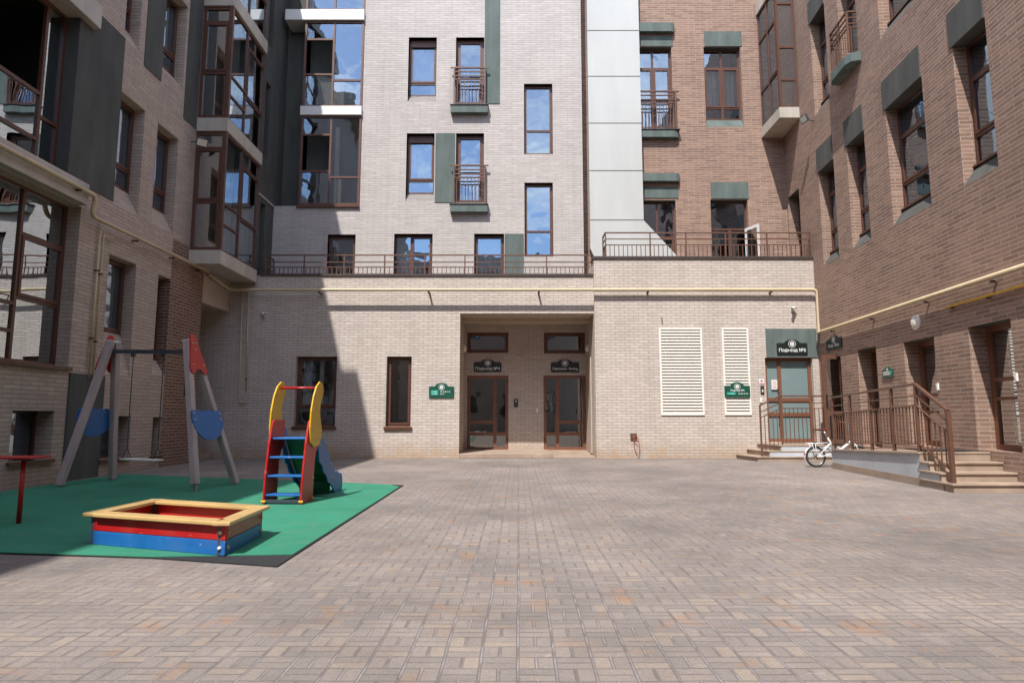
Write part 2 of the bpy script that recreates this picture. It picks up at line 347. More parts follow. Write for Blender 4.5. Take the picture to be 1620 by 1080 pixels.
    c = g.mix(0.7, c, g.ramp(grit, 0.28, 0.72, (0.70, 0.70, 0.70), (1.14, 1.13, 1.12)), 'MULTIPLY')
    c = g.mix(0.75, c, g.ramp(fine, 0.3, 0.7, (0.66, 0.66, 0.66), (1.2, 1.2, 1.2)), 'MULTIPLY')
    rust = g.m('MULTIPLY', g.ramp(spots, 0.57, 0.70), g.ramp(g.noise(p, 0.33, 3), 0.40, 0.58))
    c = g.mix(g.m('MULTIPLY', rust, 0.62), c, (0.30, 0.150, 0.072))                                           # rust stains
    eff = g.noise(p, 2.1, 7, 0.75, (1, 3.2, 1))
    c = g.mix(g.m('MULTIPLY', g.ramp(eff, 0.635, 0.70), 0.55), c, (0.50, 0.47, 0.44))                         # salt bloom
    def band(x, lo, hi):
        q = g.n('ShaderNodeMapRange'); q.interpolation_type = 'SMOOTHSTEP'; g.l(x, q.inputs[0]); q.inputs[1].default_value = lo; q.inputs[2].default_value = hi
        q.inputs[3].default_value = 1.0; q.inputs[4].default_value = 0.0; return q.outputs[0]
    wv = g.m('MULTIPLY_ADD', g.noise(p, 11.0, 4), 0.04, -0.02)
    jh = g.m('MINIMUM', dv, g.m('ADD', ih, g.m('MULTIPLY', g.m('SUBTRACT', 1.0, par), 1.0)))
    jw = g.m('MINIMUM', du, g.m('ADD', iw, par))
    jh = g.m('ADD', jh, wv); jw = g.m('ADD', jw, g.m('MULTIPLY', wv, 0.6))
    jv = g.m('MULTIPLY_ADD', g.ramp(g.noise(p, 2.6, 5, 0.6), 0.35, 0.65), 0.50, 0.25)
    c = g.mix(g.m('MULTIPLY', band(jh, 0.022, 0.075), jv), c, (0.110, 0.090, 0.080))
    c = g.mix(g.m('MULTIPLY', band(jw, 0.038, 0.062), 0.60), c, (0.095, 0.082, 0.080))
    c = g.mix(g.m('MULTIPLY', band(jw, 0.014, 0.034), g.m('MULTIPLY', g.ramp(g.noise(p, 5.0, 4), 0.40, 0.60), 0.8)), c, (0.270, 0.250, 0.252))
    g.l(c, g.b.inputs['Base Color']); g.l(g.m('MULTIPLY_ADD', mid, -0.25, 0.92), g.b.inputs['Roughness'])
    hh = g.m('ADD', g.m('MULTIPLY', g.m('MAXIMUM', band(jh, 0.02, 0.06), band(jw, 0.03, 0.06)), -1.0), g.m('ADD', g.m('MULTIPLY', r, 0.35), g.m('MULTIPLY', fine, 0.25)))
    g.bump(hh, 0.6, 0.006)
    return g.mat
M['paving'] = paving()

# ------------------------------------------------------------------ generic wall, window, rail, sign builders
def wall_mb(u0, u1, v0, v1, ops, mb=None, rm=1, sm=None):
    """wall sheet on y=0 with openings (u0,u1,v0,v1,depth,drop[,reveal material]); drop lowers the outer edge of the sill (sloping sill)"""
    mb = mb or MB()
    us = sorted({u0, u1, *[min(max(o[0], u0), u1) for o in ops], *[min(max(o[1], u0), u1) for o in ops]})
    vs = sorted({v0, v1, *[min(max(o[2] - o[5], v0), v1) for o in ops], *[min(max(o[3], v0), v1) for o in ops]})
    for i in range(len(us) - 1):
        for j in range(len(vs) - 1):
            a, b, c, d = us[i], us[i + 1], vs[j], vs[j + 1]
            if b - a < 1e-5 or d - c < 1e-5: continue
            cu, cv = (a + b) / 2, (c + d) / 2
            if any(o[0] < cu < o[1] and o[2] - o[5] < cv < o[3] for o in ops): continue
            mb.quad((a, 0, c), (b, 0, c), (b, 0, d), (a, 0, d))
    for o in ops:
        a, b, c, d, y, dr = o[:6]; m = o[6] if len(o) > 6 else 0
        mb.quad((a, 0, c - dr), (a, 0, d), (a, y, d), (a, y, c), m=m)
        mb.quad((b, 0, c - dr), (b, y, c), (b, y, d), (b, 0, d), m=m)
        mb.quad((a, 0, d), (b, 0, d), (b, y, d), (a, y, d), m=rm)
        mb.quad((a, 0, c - dr), (a, y, c), (b, y, c), (b, 0, c - dr), m=(rm if sm is None else sm) if dr else m)
    return mb

def window(parent, pl, u0, u1, v0, v1, d=0.16, cols=((1.0, (0.25,)),), sash=(), fw=0.055, sill=None, curtain=None, name='window',
           gm='glass', room='room', rd=0.6, deep=0.07, handle=None, mw=0.06, opened=(), fm='frame'):
    w = u1 - u0; h = v1 - v0
    fr = MB(); pn = MB()
    fr.box(0, fw, 0, deep, 0, h); fr.box(w - fw, w, 0, deep, 0, h); fr.box(fw, w - fw, 0, deep, 0, fw); fr.box(fw, w - fw, 0, deep, h - fw, h)
    tot = sum(c[0] for c in cols); iw = w - 2 * fw; x = fw
    for ci, (cw, trs) in enumerate(cols):
        x1 = x + iw * cw / tot; a = x; b = x1
        if ci > 0: a += mw / 2
        if ci < len(cols) - 1:
            b -= mw / 2; fr.box(b, b + mw, 0.002, deep, fw, h - fw)
        zs = [0.0] + list(trs) + [1.0]; ih = h - 2 * fw
        for ri in range(len(zs) - 1):
            z0 = fw + ih * zs[ri]; z1 = fw + ih * zs[ri + 1]
            if ri > 0: z0 += mw / 2
            if ri < len(zs) - 2:
                z1 -= mw / 2; fr.box(a, b, 0.004, deep, z1, z1 + mw)
            if (ci, ri) in opened: continue
            if (ci, ri) in sash:
                q = 0.05
                fr.box(a, a + q, -0.014, 0.05, z0, z1); fr.box(b - q, b, -0.014, 0.05, z0, z1)
                fr.box(a + q, b - q, -0.014, 0.05, z0, z0 + q); fr.box(a + q, b - q, -0.014, 0.05, z1 - q, z1)
                pn.quad((a + q, 0.02, z0 + q), (b - q, 0.02, z0 + q), (b - q, 0.02, z1 - q), (a + q, 0.02, z1 - q))
            else:
                pn.quad((a, 0.035, z0), (b, 0.035, z0), (b, 0.035, z1), (a, 0.035, z1))
        x = x1
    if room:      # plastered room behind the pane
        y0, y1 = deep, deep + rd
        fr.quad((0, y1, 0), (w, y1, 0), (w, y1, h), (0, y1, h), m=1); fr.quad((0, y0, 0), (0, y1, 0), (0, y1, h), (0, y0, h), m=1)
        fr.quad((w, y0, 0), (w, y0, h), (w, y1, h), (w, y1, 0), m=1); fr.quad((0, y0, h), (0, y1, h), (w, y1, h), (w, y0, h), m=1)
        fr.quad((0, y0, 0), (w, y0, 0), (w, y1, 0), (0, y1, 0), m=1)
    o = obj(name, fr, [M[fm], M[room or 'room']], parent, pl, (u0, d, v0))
    obj('pane', pn, M[gm], o)
    if sill == 'flush':
        s = MB().box(-0.01, w + 0.01, -0.07, 0.0, -0.03, 0.006); obj('sill', s, M['sill'], o)
    elif sill:
        s = MB(); s.hexa([(-0.04, -d - 0.05, -0.035), (w + 0.04, -d - 0.05, -0.035), (w + 0.04, -0.002, 0.0), (-0.04, -0.002, 0.0),
                          (-0.04, -d - 0.05, -0.012), (w + 0.04, -d - 0.05, -0.012), (w + 0.04, -0.002, 0.025), (-0.04, -0.002, 0.025)])
        s.box(-0.04, w + 0.04, -d - 0.055, -d - 0.043, -0.075, -0.012)
        obj('sill', s, M['sill'], o)
    if curtain:
        for (a, b, c, e) in curtain:      # fractions of the opening
            s = MB(); n = max(6, int((b - a) * w / 0.03)); pts = [(w * (a + (b - a) * i / n), 0.19 + 0.025 * math.sin(i * 1.35 + a * 9) + 0.01 * math.sin(i * 0.6)) for i in range(n + 1)]
            for i in range(n):
                s.quad((pts[i][0], pts[i][1], h * c), (pts[i + 1][0], pts[i + 1][1], h * c), (pts[i + 1][0], pts[i + 1][1], h * e), (pts[i][0], pts[i][1], h * e), sm=True)
            obj('curtain', s, M['curtain'], o)
    if handle:
        for (hx, z0, z1, r) in handle:
            s = MB(); s.tube([(hx, -0.01, z0 + 0.03), (hx, -0.06, z0 + 0.03), (hx, -0.06, z1 - 0.03), (hx, -0.01, z1 - 0.03)], r, 8)
            obj('handle', s, M['black'], o)
    return o
def panel(parent, pl, r, mat='plaster_green', t=0.018, name='plaster_panel', z=0.0):
    u0, u1, v0, v1 = r; s = MB().box(0, u1 - u0, -t, 0.002, 0, v1 - v0)
    return obj(name, s, M[mat], parent, pl, (u0, z, v0))
def railing_mb(path, posts, top, mids, low, base, step=0.125, r=0.016, br=0.009):
    """path: list of (x,y) corners (local), heights above z=0; posts at distances along the path"""
    mb = MB(); P = [Vector((p[0], p[1], 0)) for p in path]
    L = [(P[i + 1] - P[i]).length for i in range(len(P) - 1)]; tot = sum(L)
    def at(s):
        for i, l in enumerate(L):
            if s <= l or i == len(L) - 1: return P[i] + (P[i + 1] - P[i]) * (s / l)
            s -= l
    for z, rr in [(top, r * 1.15)] + [(m, r * 0.8) for m in mids] + [(low, r * 0.8)]:
        for i in range(len(P) - 1): mb.beam(P[i] + Vector((0, 0, z)), P[i + 1] + Vector((0, 0, z)), rr * 2, rr * 1.6)
    for s in posts:
        p = at(s); mb.beam(p + Vector((0, 0, base)), p + Vector((0, 0, top)), r * 1.8, r * 1.8)
    n = int(tot / step)
    for i in range(1, n):
        p = at(i * step); mb.beam(p + Vector((0, 0, base + 0.01)), p + Vector((0, 0, low)), br * 1.7, br * 1.7)
    return mb
def text_mb(body, size, bold=0.0, align='CENTER'):
    cu = bpy.data.curves.new('lettering_curve', 'FONT'); cu.body = body.replace('ъ', 'ь'); cu.size = size; cu.align_x = align; cu.offset = bold; cu.resolution_u = 3
    t = bpy.data.objects.new('lettering_curve', cu); COL.objects.link(t)
    dg = bpy.context.evaluated_depsgraph_get(); me = bpy.data.meshes.new_from_object(t.evaluated_get(dg))
    mb = MB()
    mb.v = [(v.co.x, 0.0, v.co.y) for v in me.vertices]; mb.f = [tuple(p.vertices) for p in me.polygons]; mb.m = [0] * len(mb.f); mb.sm = [False] * len(mb.f)
    bpy.data.objects.remove(t); bpy.data.curves.remove(cu); bpy.data.meshes.remove(me)
    if 'ъ' in body:      # the hard sign: a soft sign with a small arm at the top left
        i = body.index('ъ')
        ext = lambda q: (min(v[0] for v in q.v), max(v[0] for v in q.v), max(v[2] for v in q.v))
        sg = ext(text_mb('ь', size, bold, 'LEFT')); pre = ext(text_mb(body[:i] + 'ь', size, bold, 'LEFT')); full = ext(text_mb(body.replace('ъ', 'ь'), size, bold, 'LEFT')); me_ = ext(mb)
        x = pre[1] - (sg[1] - sg[0]) + me_[0] - full[0]; zt = sg[2]
        mb.quad((x - 0.13 * size, 0, zt - 0.085 * size), (x + 0.02 * size, 0, zt - 0.085 * size), (x + 0.02 * size, 0, zt), (x - 0.13 * size, 0, zt))
    return mb
def circle(cx, cz, r, n=20): return [(cx + r * math.cos(2 * math.pi * i / n), cz + r * math.sin(2 * math.pi * i / n)) for i in range(n)]
def sign(pl, rect, board, lines, label, logo=True, boxes=(), d=0.0, t=0.025, strips=()):
    u0, u1, v0, v1 = rect; w = u1 - u0; h = v1 - v0
    s = thing('wall_sign', label, 'sign', (u0 + w / 2, d, v0), plane=pl)
    hb = h * 0.76; a = w * 0.27; rr = 0.06 * w
    pts = []
    def arc(cx, cz, r, q0, q1, n=5):
        for i in range(n + 1):
            q = math.radians(q0 + (q1 - q0) * i / n); pts.append((cx + r * math.cos(q), cz + r * math.sin(q)))
    rr = 0.035 * w
    arc(-w / 2 + rr, rr, rr, 180, 270); arc(w / 2 - rr, rr, rr, 270, 360); arc(w / 2 - rr, hb - rr, rr, 0, 90)
    k = h - hb; R = (a * a + k * k) / (2 * k); q = math.degrees(math.asin(min(1, a / R)))
    arc(0, h - R, R, 90 - q, 90 + q, 10)
    arc(-w / 2 + rr, hb - rr, rr, 90, 180)
    b = MB(); b.prism(pts, lambda x, z, y: (x, y, z), -t, 0.0)
    obj('board', b, M[board], s)
    e = MB()
    for sx in (-1, 1):
        for zz in (0.08, 0.68): e.prism(circle(sx * w * 0.46, h * zz, 0.008, 8), lambda x, z, y: (x, y, z), -t - 0.004, -t + 0.001)
    obj('screw', e, M['steel'], s)
    if logo:
        r = w * 0.085; cz = h * 0.70
        e = MB(); n = 24
        for i in range(n):
            q0, q1 = 2 * math.pi * i / n, 2 * math.pi * (i + 1) / n
            e.quad(*[(rad * math.cos(qq), -t - 0.002, cz + rad * math.sin(qq)) for rad, qq in ((r * 1.28, q0), (r * 1.28, q1), (r * 1.42, q1), (r * 1.42, q0))])
        e.quad(*[(x, -t - 0.002, z) for x, z in circle(0, cz, r * 0.82)])
        e.quad((-r * 0.22, -t - 0.004, cz - r * 0.42), (-r * 0.02, -t - 0.004, cz - r * 0.42), (-r * 0.02, -t - 0.004, cz + r * 0.45), (-r * 0.22, -t - 0.004, cz + r * 0.45), m=1)
        e.quad((-r * 0.02, -t - 0.004, cz - r * 0.1), (r * 0.35, -t - 0.004, cz - r * 0.1), (r * 0.35, -t - 0.004, cz + r * 0.05), (-r * 0.02, -t - 0.004, cz + r * 0.05), m=1)
        obj('emblem', e, [M['lettering'], M[board]], s)
    for (x0, x1, z0, z1) in boxes:
        e = MB().box(x0 * w, x1 * w, -t - 0.002, -t + 0.001, z0 * h, z1 * h); obj('floor_label', e, M['teal'], s)
    for (body, size, x, z) in lines:
        o = obj('lettering', text_mb(body, size * w, 0.012 * size * w), M['lettering'], s, loc=(x * w, -t - 0.004, z * h))
    for (x0, x1, z0, z1) in strips:
        e = MB().box(x0 * w, x1 * w, -t - 0.002, -t + 0.001, z0 * h, z1 * h); obj('lettering', e, M['louver'], s)
    return s

# ================================================================== THE SETTING: ground
g_ = MB().quad((-60, -60, 0), (60, -60, 0), (60, 60, 0), (-60, 60, 0))
tag(obj('pavement', g_, M['paving']), kind='structure')

# ================================================================== LEFT BUILDING
lb = thing('apartment_building', 'shaded brick apartment building with glazed bays and grey plaster panels beside the swing', 'building', (XL, 8, 0))
ops = []
S1 = 5.84; S2 = 9.25
ops += [(8.2, 10.86, 5.40, 8.42, 0.22, 0.0, 3), (7.6, 11.30, 2.03, 4.98, 0.24, 0.0)]
lw_std = [(12.18, 13.03, S1, 7.71, 0.23, 0.48), (13.53, 14.41, S1, 7.69, 0.23, 0.46),
          (12.15, 12.66, S2, 11.15, 0.23, 0.40), (13.53, 14.45, S2, 11.10, 0.23, 0.30)]
ops += [(a, b, c, d, y, dr) for a, b, c, d, y, dr in lw_std]
ops += [(12.20, 13.10, 2.82, 4.33, 0.23, 0.85), (13.95, 14.455, 2.42, 4.31, 0.23, 0.36, 2)]
bas = [(10.12, 11.05, 0.43, 1.24), (12.33, 13.28, 0.32, 1.15), (14.10, 14.455, 0.28, 1.12)]
ops += [(a, b, c, d, 0.34, 0.0) for a, b, c, d in bas]
wm = wall_mb(-9.0, 15.95, 0.0, 16.0, ops, sm=0)
wall_mb(15.95, 18.6, 4.95, 16.0, [], mb=wm)
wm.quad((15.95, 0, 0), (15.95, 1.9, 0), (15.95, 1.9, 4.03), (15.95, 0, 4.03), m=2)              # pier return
wm.quad((15.95, 1.9, 0), (17.5, 1.9, 0), (17.5, 1.9, 4.03), (15.95, 1.9, 4.03))                  # back of the passage
wm.quad((15.95, 0.3, 4.03), (17.5, 0.3, 4.03), (17.5, 1.9, 4.03), (15.95, 1.9, 4.03), m=1)
wm.quad((-9, 7, 0), (-9, 0, 0), (-9, 0, 16), (-9, 7, 16)); wm.quad((-9, 7, 0), (18.6, 7, 0), (18.6, 7, 16), (-9, 7, 16))
wm.box(-9.0, 18.6, 0.02, 7.0, 15.8, 16.0, m=1)
obj('wall', wm, [M['beige_left'], M['plaster_beige'], M['brown_dark'], M['plaster_grey']], lb, LW)
p = MB(); p.box(-9.0, 9.35, -0.42, 0.0, 15.55, 16.0); p.box(11.6, 15.17, -0.55, 0.0, 15.6, 16.0)  # unseen roof ledges, added and stepped to shape the shadow edge on the facade
obj('roof_shadow_ledge', p, M['slab'], lb, LW)
panel(lb, LW, (10.86, 12.17, 5.39, 8.84), 'plaster_grey')
panel(lb, LW, (12.86, 13.52, 8.66, 12.0), 'plaster_grey')
panel(lb, LW, (11.34, 12.31, 0.0, 1.92), 'plaster_grey', 0.03, 'stone_panel')
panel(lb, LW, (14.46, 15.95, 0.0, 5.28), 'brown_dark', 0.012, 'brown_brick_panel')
panel(lb, LW, (14.55, 15.17, 8.30, 15.9), 'plaster_grey')
b = MB().box(15.95, 17.48, -0.03, 0.30, 4.03, 4.94); obj('concrete_beam', b, M['plaster_beige'], lb, LW)
b = MB().box(7.0, 11.25, -0.16, 0.02, 4.99, 5.38); obj('concrete_slab', b, M['slab'], lb, LW, bevel=0.01)
b = MB().box(7.0, 11.22, -0.16, 0.02, 8.42, 8.86); obj('concrete_slab', b, M['slab'], lb, LW, bevel=0.01)
# the two big windows
um = (LW.uv(75.5, 5, 0.22)[0] + LW.uv(60, 250, 0.22)[0]) / 2
za_ = [(LW.uv(x, y, 0.22)[1] - 5.455) / 2.91 for x, y in ((34, 206), (34, 128), (63, 183), (70, 2))]
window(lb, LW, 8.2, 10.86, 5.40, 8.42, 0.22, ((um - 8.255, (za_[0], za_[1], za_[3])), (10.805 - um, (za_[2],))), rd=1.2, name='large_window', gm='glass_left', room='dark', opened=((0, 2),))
window(lb, LW, 7.6, 11.30, 2.03, 4.98, 0.24, ((2.55, (0.16, 0.32)), (0.95, (0.36, 0.74))), sash=((1, 1),), sill='metal', rd=1.2, name='large_window', gm='glass_left')
for a, b_, c, d, y, dr in lw_std:
    window(lb, LW, a, b_, c, d, y, ((1, (0.22,)),), sash=((0, 1),), curtain=((0.05, 0.9, 0.25, 0.97),))
window(lb, LW, 12.20, 13.10, 2.82, 4.33, 0.23, ((1, ()),), sash=((0, 0),), curtain=((0.3, 0.95, 0.03, 0.97),))
window(lb, LW, 13.95, 14.455, 2.42, 4.31, 0.23, ((1, ()),))
for a, b_, c, d in bas:
    window(lb, LW, a, b_, c, d, 0.30, ((1, ()),), fw=0.04, rd=0.5, name='basement_window', sill='metal')
# bay with three storeys of glazing
XB = -7.16; BY0, BY1 = 15.17, 17.4
FB = Plane(0, BY0, 0); SBp = Plane(XB, 0, math.pi / 2)
for z0, z1 in ((4.85, 5.20), (8.26, 8.61), (11.64, 12.02), (15.1, 16.0)):
    b = MB().box(XL, XB, BY0, BY1, z0, z1)
    o = obj('bay_slab', b, M['slab'], lb, Plane(0, 0, 0), (0, 0, 0), bevel=0.01)
for z0, z1 in ((5.20, 8.26), (8.61, 11.64), (12.02, 15.1)):
    f = window(lb, FB, XL, XB - 0.05, z0, z1, 0.05, ((1, (0.40, 0.88)),), sash=((0, 1),), fw=0.085, room=None, gm='glass_left', name='bay_window', mw=0.08)
    s = window(lb, SBp, BY0 + 0.05, BY1 - 0.04, z0, z1, 0.05, ((1.0, (0.22, 0.40)), (1.1, (0.36, 0.86))), sash=((1, 1),), fw=0.06, room=None, gm='glass_left', name='bay_window',
               curtain=((0.18, 0.42, 0.02, 0.98), (0.6, 0.96, 0.02, 0.98)), mw=0.055)
    k = MB().box(XB - 0.10, XB - 0.012, BY0 + 0.012, BY0 + 0.10, z0, z1); obj('corner_post', k, M['frame'], lb, Plane(0, 0, 0))
    k = MB(); y = BY1 - 0.02
    k.quad((XL + 0.02, BY0 + 0.1, z0 + 0.01), (XB - 0.1, BY0 + 0.1, z0 + 0.01), (XB - 0.1, y, z0 + 0.01), (XL + 0.02, y, z0 + 0.01))
    k.quad((XL + 0.02, y, z0), (XB - 0.1, y, z0), (XB - 0.1, y, z1), (XL + 0.02, y, z1))
    k.quad((XL - 0.001, BY0 + 0.1, z0), (XL - 0.001, y, z0), (XL - 0.001, y, z1), (XL - 0.001, BY0 + 0.1, z1))
    obj('bay_room', k, M['room_light'], lb, Plane(0, 0, 0))
# grey block over the terrace corner, with slit windows
slits = [(17.62, 17.98, 5.05, 7.28), (17.62, 17.98, 8.65, 10.95), (17.62, 17.98, 12.1, 14.3)]
wm = wall_mb(17.4, 18.62, 4.86, 16.0, [(a, b_, c, d, 0.35, 0.0) for a, b_, c, d in slits], rm=0)
wm.quad((17.4, 0, 4.86), (17.4, 0.71, 4.86), (17.4, 0.71, 16), (17.4, 0, 16))
wm.quad((17.4, 0, 16), (18.62, 0, 16), (18.62, 0.71, 16), (17.4, 0.71, 16))
wm.quad((18.62, 0, 7.4), (19.2, 0, 7.4), (19.2, 0, 16), (18.62, 0, 16))
obj('grey_plaster_wall', wm, [M['plaster_grey']], lb, GP)
for a, b_, c, d in slits:
    window(lb, GP, a, b_, c, d, 0.30, ((1, ()),), fw=0.04, rd=0.3, name='slit_window')
b = MB().box(17.4, 18.6, -0.03, -0.001, 7.42, 7.47); obj('cable_conduit', b, M['slab'], lb, GP)

# ================================================================== CENTRE BUILDING (beige, in the sun)
cb = thing('apartment_building', 'sunlit beige brick apartment building with corner balcony glazing behind the roof terrace', 'building', (-2.5, 18.6, 0))
R = LU.R
XR = LU.uv(921, 200)[0]; XG = LU.uv(573, 180)[0]
lu = {k: R(*v) for k, v in dict(l1=(646, 59.5, 690.5, 148), l3=(642.7, 211, 687, 304), l2=(721, 59.5, 766, 165), l4=(721, 211, 765.5, 321),
      l5=(829, 133, 874.2, 244), l6=(829.8, 289, 875, 406), d1=(517.8, 371, 561.8, 436), d2=(623, 370, 684, 436), d3=(750, 370, 797.5, 436)).items()}
TF = 4.75
for k in ('d1', 'd2', 'd3'): lu[k] = (lu[k][0], lu[k][1], TF + 0.05, lu[k][3])
ZL = LU.uv(520, 326)[1]
ops = []
for k, r in lu.items():
    ops.append((*r, 0.18 if k not in ('l1', 'l3') else 0.2, LU.uv(665, 148)[1] - LU.uv(665, 161.5)[1] if k in ('l1', 'l3') else 0.0))
wm = wall_mb(XG, XR, 4.5, 16.0, ops, rm=0)
wall_mb(-7.24, XG, 4.5, ZL, ops, mb=wm, rm=0)
wm.quad((XR, 0, 4.5), (XR, 0.7, 4.5), (XR, 0.7, 16), (XR, 0, 16)); wm.quad((XG, 0, ZL), (XG, 0.6, ZL), (XG, 0.6, 16), (XG, 0, 16))
wm.quad((-7.24, 0, ZL), (XG, 0, ZL), (XG, 0.6, ZL), (-7.24, 0.6, ZL))
wm.box(-7.24, XR, 0.02, 6.0, 15.9, 16.0)
obj('wall', wm, [M['beige_up'], M['plaster_grey']], cb, LU)
k = MB().quad((-7.24, 0.6, ZL), (XG, 0.6, ZL), (XG, 0.6, 16), (-7.24, 0.6, 16)); obj('grey_plaster_wall', k, M['plaster_grey'], cb, LU)
for k in ('l1', 'l3'):
    o = window(cb, LU, *lu[k], 0.2, ((1, (0.21,)),), sash=((0, 1),), curtain=((0.06, 0.94, 0.24, 0.95),))
    s = MB().box(0.05, lu[k][1] - lu[k][0] - 0.05, -0.05, 0.0, lu[k][3] - lu[k][2] - 0.24, lu[k][3] - lu[k][2] - 0.004); obj('blind_box', s, M['frame'], o)
for k in ('l2', 'l4'): window(cb, LU, *lu[k], 0.16, ((1, ()),), sash=((0, 0),), fw=0.085, name='balcony_door', curtain=((0.08, 0.45, 0.03, 0.6),) if k == 'l2' else None)
for k in ('l5', 'l6'): window(cb, LU, *lu[k], 0.13, ((1, (0.34,)),), fw=0.085, sash=())
window(cb, LU, *lu['d1'], 0.16, ((1, ()),), sash=((0, 0),), name='terrace_door', curtain=((0.1, 0.3, 0.02, 0.9),))
window(cb, LU, *lu['d2'], 0.16, ((1, ()), (1.35, ())), sash=((1, 0),), name='terrace_door', curtain=((0.02, 0.4, 0.02, 0.97), (0.86, 0.97, 0.02, 0.97)))
window(cb, LU, *lu['d3'], 0.16, ((1, ()),), sash=((0, 0),), name='terrace_door', curtain=((0.05, 0.95, 0.02, 0.96),))
panel(cb, LU, R(767, -60, 791, 164.5)); panel(cb, LU, R(688.5, 211, 719.5, 320.5)); 
u0, u1, v0, v1 = R(798.5, 370, 828.5, 434); panel(cb, LU, (u0, u1, TF, v1))
def french(parent, pl, rslab, yrail, y0rail, rounded=False, right_only=False):
    u0, u1, v0, v1 = rslab; w = u1 - u0; dp = 0.17
    s = MB()
    if rounded: s.prism([(0, 0), (0, -dp), (w - 0.16, -dp), (w - 0.07, -dp + 0.025), (w - 0.02, -dp + 0.07), (w, -dp + 0.13), (w, 0)], lambda a, c, z: (a, c, z), 0, v1 - v0)
    else: s.box(0, w, -dp, 0, 0, v1 - v0)
    s.box(-0.02, w + 0.02, -dp - 0.025, 0.0, v1 - v0 + 0.002, v1 - v0 + 0.03, m=1)
    o = obj('balcony_slab', s, [M['plaster_green'], M['coping']], parent, pl, (u0, 0, v0), bevel=0.008)
    top = pl.uv((812), yrail, -0.13)[1] - v0; ins = 0.10; z0 = v1 - v0 + 0.03; dd = 0.13
    mb = railing_mb([(ins, 0), (ins, -dd), (w - ins, -dd), (w - ins, 0)], [dd, w - 2 * ins + dd], top, [top - 0.13, top - 0.27], top - 0.38, z0 + 0.06, 0.11, 0.024, 0.011)
    for sx in (ins, w - ins):
        mb.box(sx - 0.02, sx + 0.02, -dd - 0.02, -dd + 0.02, z0, top)
    mb.beam((ins - 0.12, -dd, top), (w - ins + 0.12, -dd, top), 0.04, 0.03)
    mb.beam((ins, -dd, z0 + 0.06), (w - ins, -dd, z0 + 0.06), 0.025, 0.025)
    obj('balcony_railing', mb, M['rail'], o)
french(cb, LU, R(713, 166.5, 772, 178, -0.16), 107.5, 165); french(cb, LU, R(712, 323.5, 771.5, 335, -0.16), 262, 321)
# corner loggia
LG = Plane(0, 18.57, 0)
za = LU.uv(520, 184)[1]; zb_ = LU.uv(520, 170)[1]; zc = LU.uv(520, 34.5)[1]; zd = LU.uv(520, 18)[1]
gx0 = LU.uv(475, 250)[0]; 
for z0, z1, xl, yo in ((za, zb_, gx0 - 0.03, -0.10), (zc, zd, gx0 - 0.62, -0.10)):
    b = MB().box(xl, XG - 0.004, yo, 0.58, z0, z1); obj('balcony_slab', b, M['white'], cb, LU, bevel=0.008)
lgc = ((0.98, (0.37, 0.80)), (1.0, (0.30,)))
for i, (z0, z1) in enumerate(((ZL + 0.02, za), (zb_, zc), (zd, zd + 3.0))):
    window(cb, LU, gx0, XG - 0.005, z0, z1, -0.03, lgc, fw=0.065, room='room_light' if i < 2 else 'room', rd=1.0 if i < 2 else 0.6, name='balcony_glazing', opened=((0, 1),) if i < 2 else (),
           curtain=((0.55, 0.62, 0.02, 0.9), (0.92, 0.97, 0.02, 0.9)) if i == 0 else ((0.02, 0.10, 0.02, 0.4),))
    k = MB().quad((gx0, -0.02, z0), (gx0, 0.59, z0), (gx0, 0.59, z1), (gx0, -0.02, z1)); obj('balcony_side', k, M['frame'], cb, LU)
b = MB().box(gx0 - 0.05, XG - 0.002, -0.07, -0.0, ZL - 0.05, ZL + 0.018); obj('balcony_sill', b, M['sill'], cb, LU)

# ================================================================== BROWN BUILDING (back facade + right wing)
bb = thing('apartment_building', 'brown brick apartment building with grey-green lintels wrapping the right corner', 'building', (8.0, 18, 0))
R = BF.R
bw = dict(b1=R(1006, 75, 1064, 205), b2=R(1115, 75, 1173.3, 187), b3=R(1013, 317, 1070, 402), b4=R(1125.3, 316, 1184.5, 402))
for k in ('b3', 'b4'): bw[k] = (*bw[k][:2], TF + 0.25, bw[k][3])
dr2 = BF.uv(1145, 187)[1] - BF.uv(1145, 200.5)[1]
XC = 8.45 + 0.075 * 1.75
ops = [(*bw['b1'], 0.16, 0), (*bw['b2'], 0.16, dr2), (*bw['b3'], 0.16, 0), (*bw['b4'], 0.16, 0)]
wm = wall_mb(1.9, XC, 4.5, 16.0, ops)
wm.box(1.9, XC + 6, 0.02, 6.0, 15.9, 16.0)
obj('wall', wm, [M['brown'], M['plaster_green']], bb, BF)
cj = ((1, (0.0001, 0.74)), (1, (0.74,)))
c2 = ((1.0, (0.13, 0.74)), (1.0, (0.13, 0.74)))
o = window(bb, BF, *bw['b2'], 0.16, ((1, (0.15, 0.75)), (1, (0.15, 0.75))), sash=((0, 1), (1, 1)), curtain=((0.05, 0.48, 0.17, 0.74), (0.52, 0.96, 0.17, 0.74)))
o = window(bb, BF, *bw['b1'], 0.16, ((1, (0.78,)), (1, (0.78,))), sash=((0, 0), (1, 0)), name='balcony_door', curtain=((0.08, 0.46, 0.1, 0.72), (0.54, 0.93, 0.1, 0.6)))
o = window(bb, BF, *bw['b3'], 0.16, ((1, (0.60,)), (1, (0.60,))), sash=((0, 0), (1, 0)), name='terrace_door')
o = window(bb, BF, *bw['b4'], 0.16, ((1, (0.69,)),), fw=0.06, name='terrace_door', room='dark', rd=1.0)
w4 = bw['b4'][1] - bw['b4'][0]; h4 = bw['b4'][3] - bw['b4'][2]
s = MB().box(w4 * 0.50, w4 * 0.50 + 0.09, -0.004, 0.06, 0.05, h4 * 0.67); s.box(0.06, w4 * 0.5, 0.0, 0.05, 0.05, 0.2); obj('mullion', s, M['frame'], o)
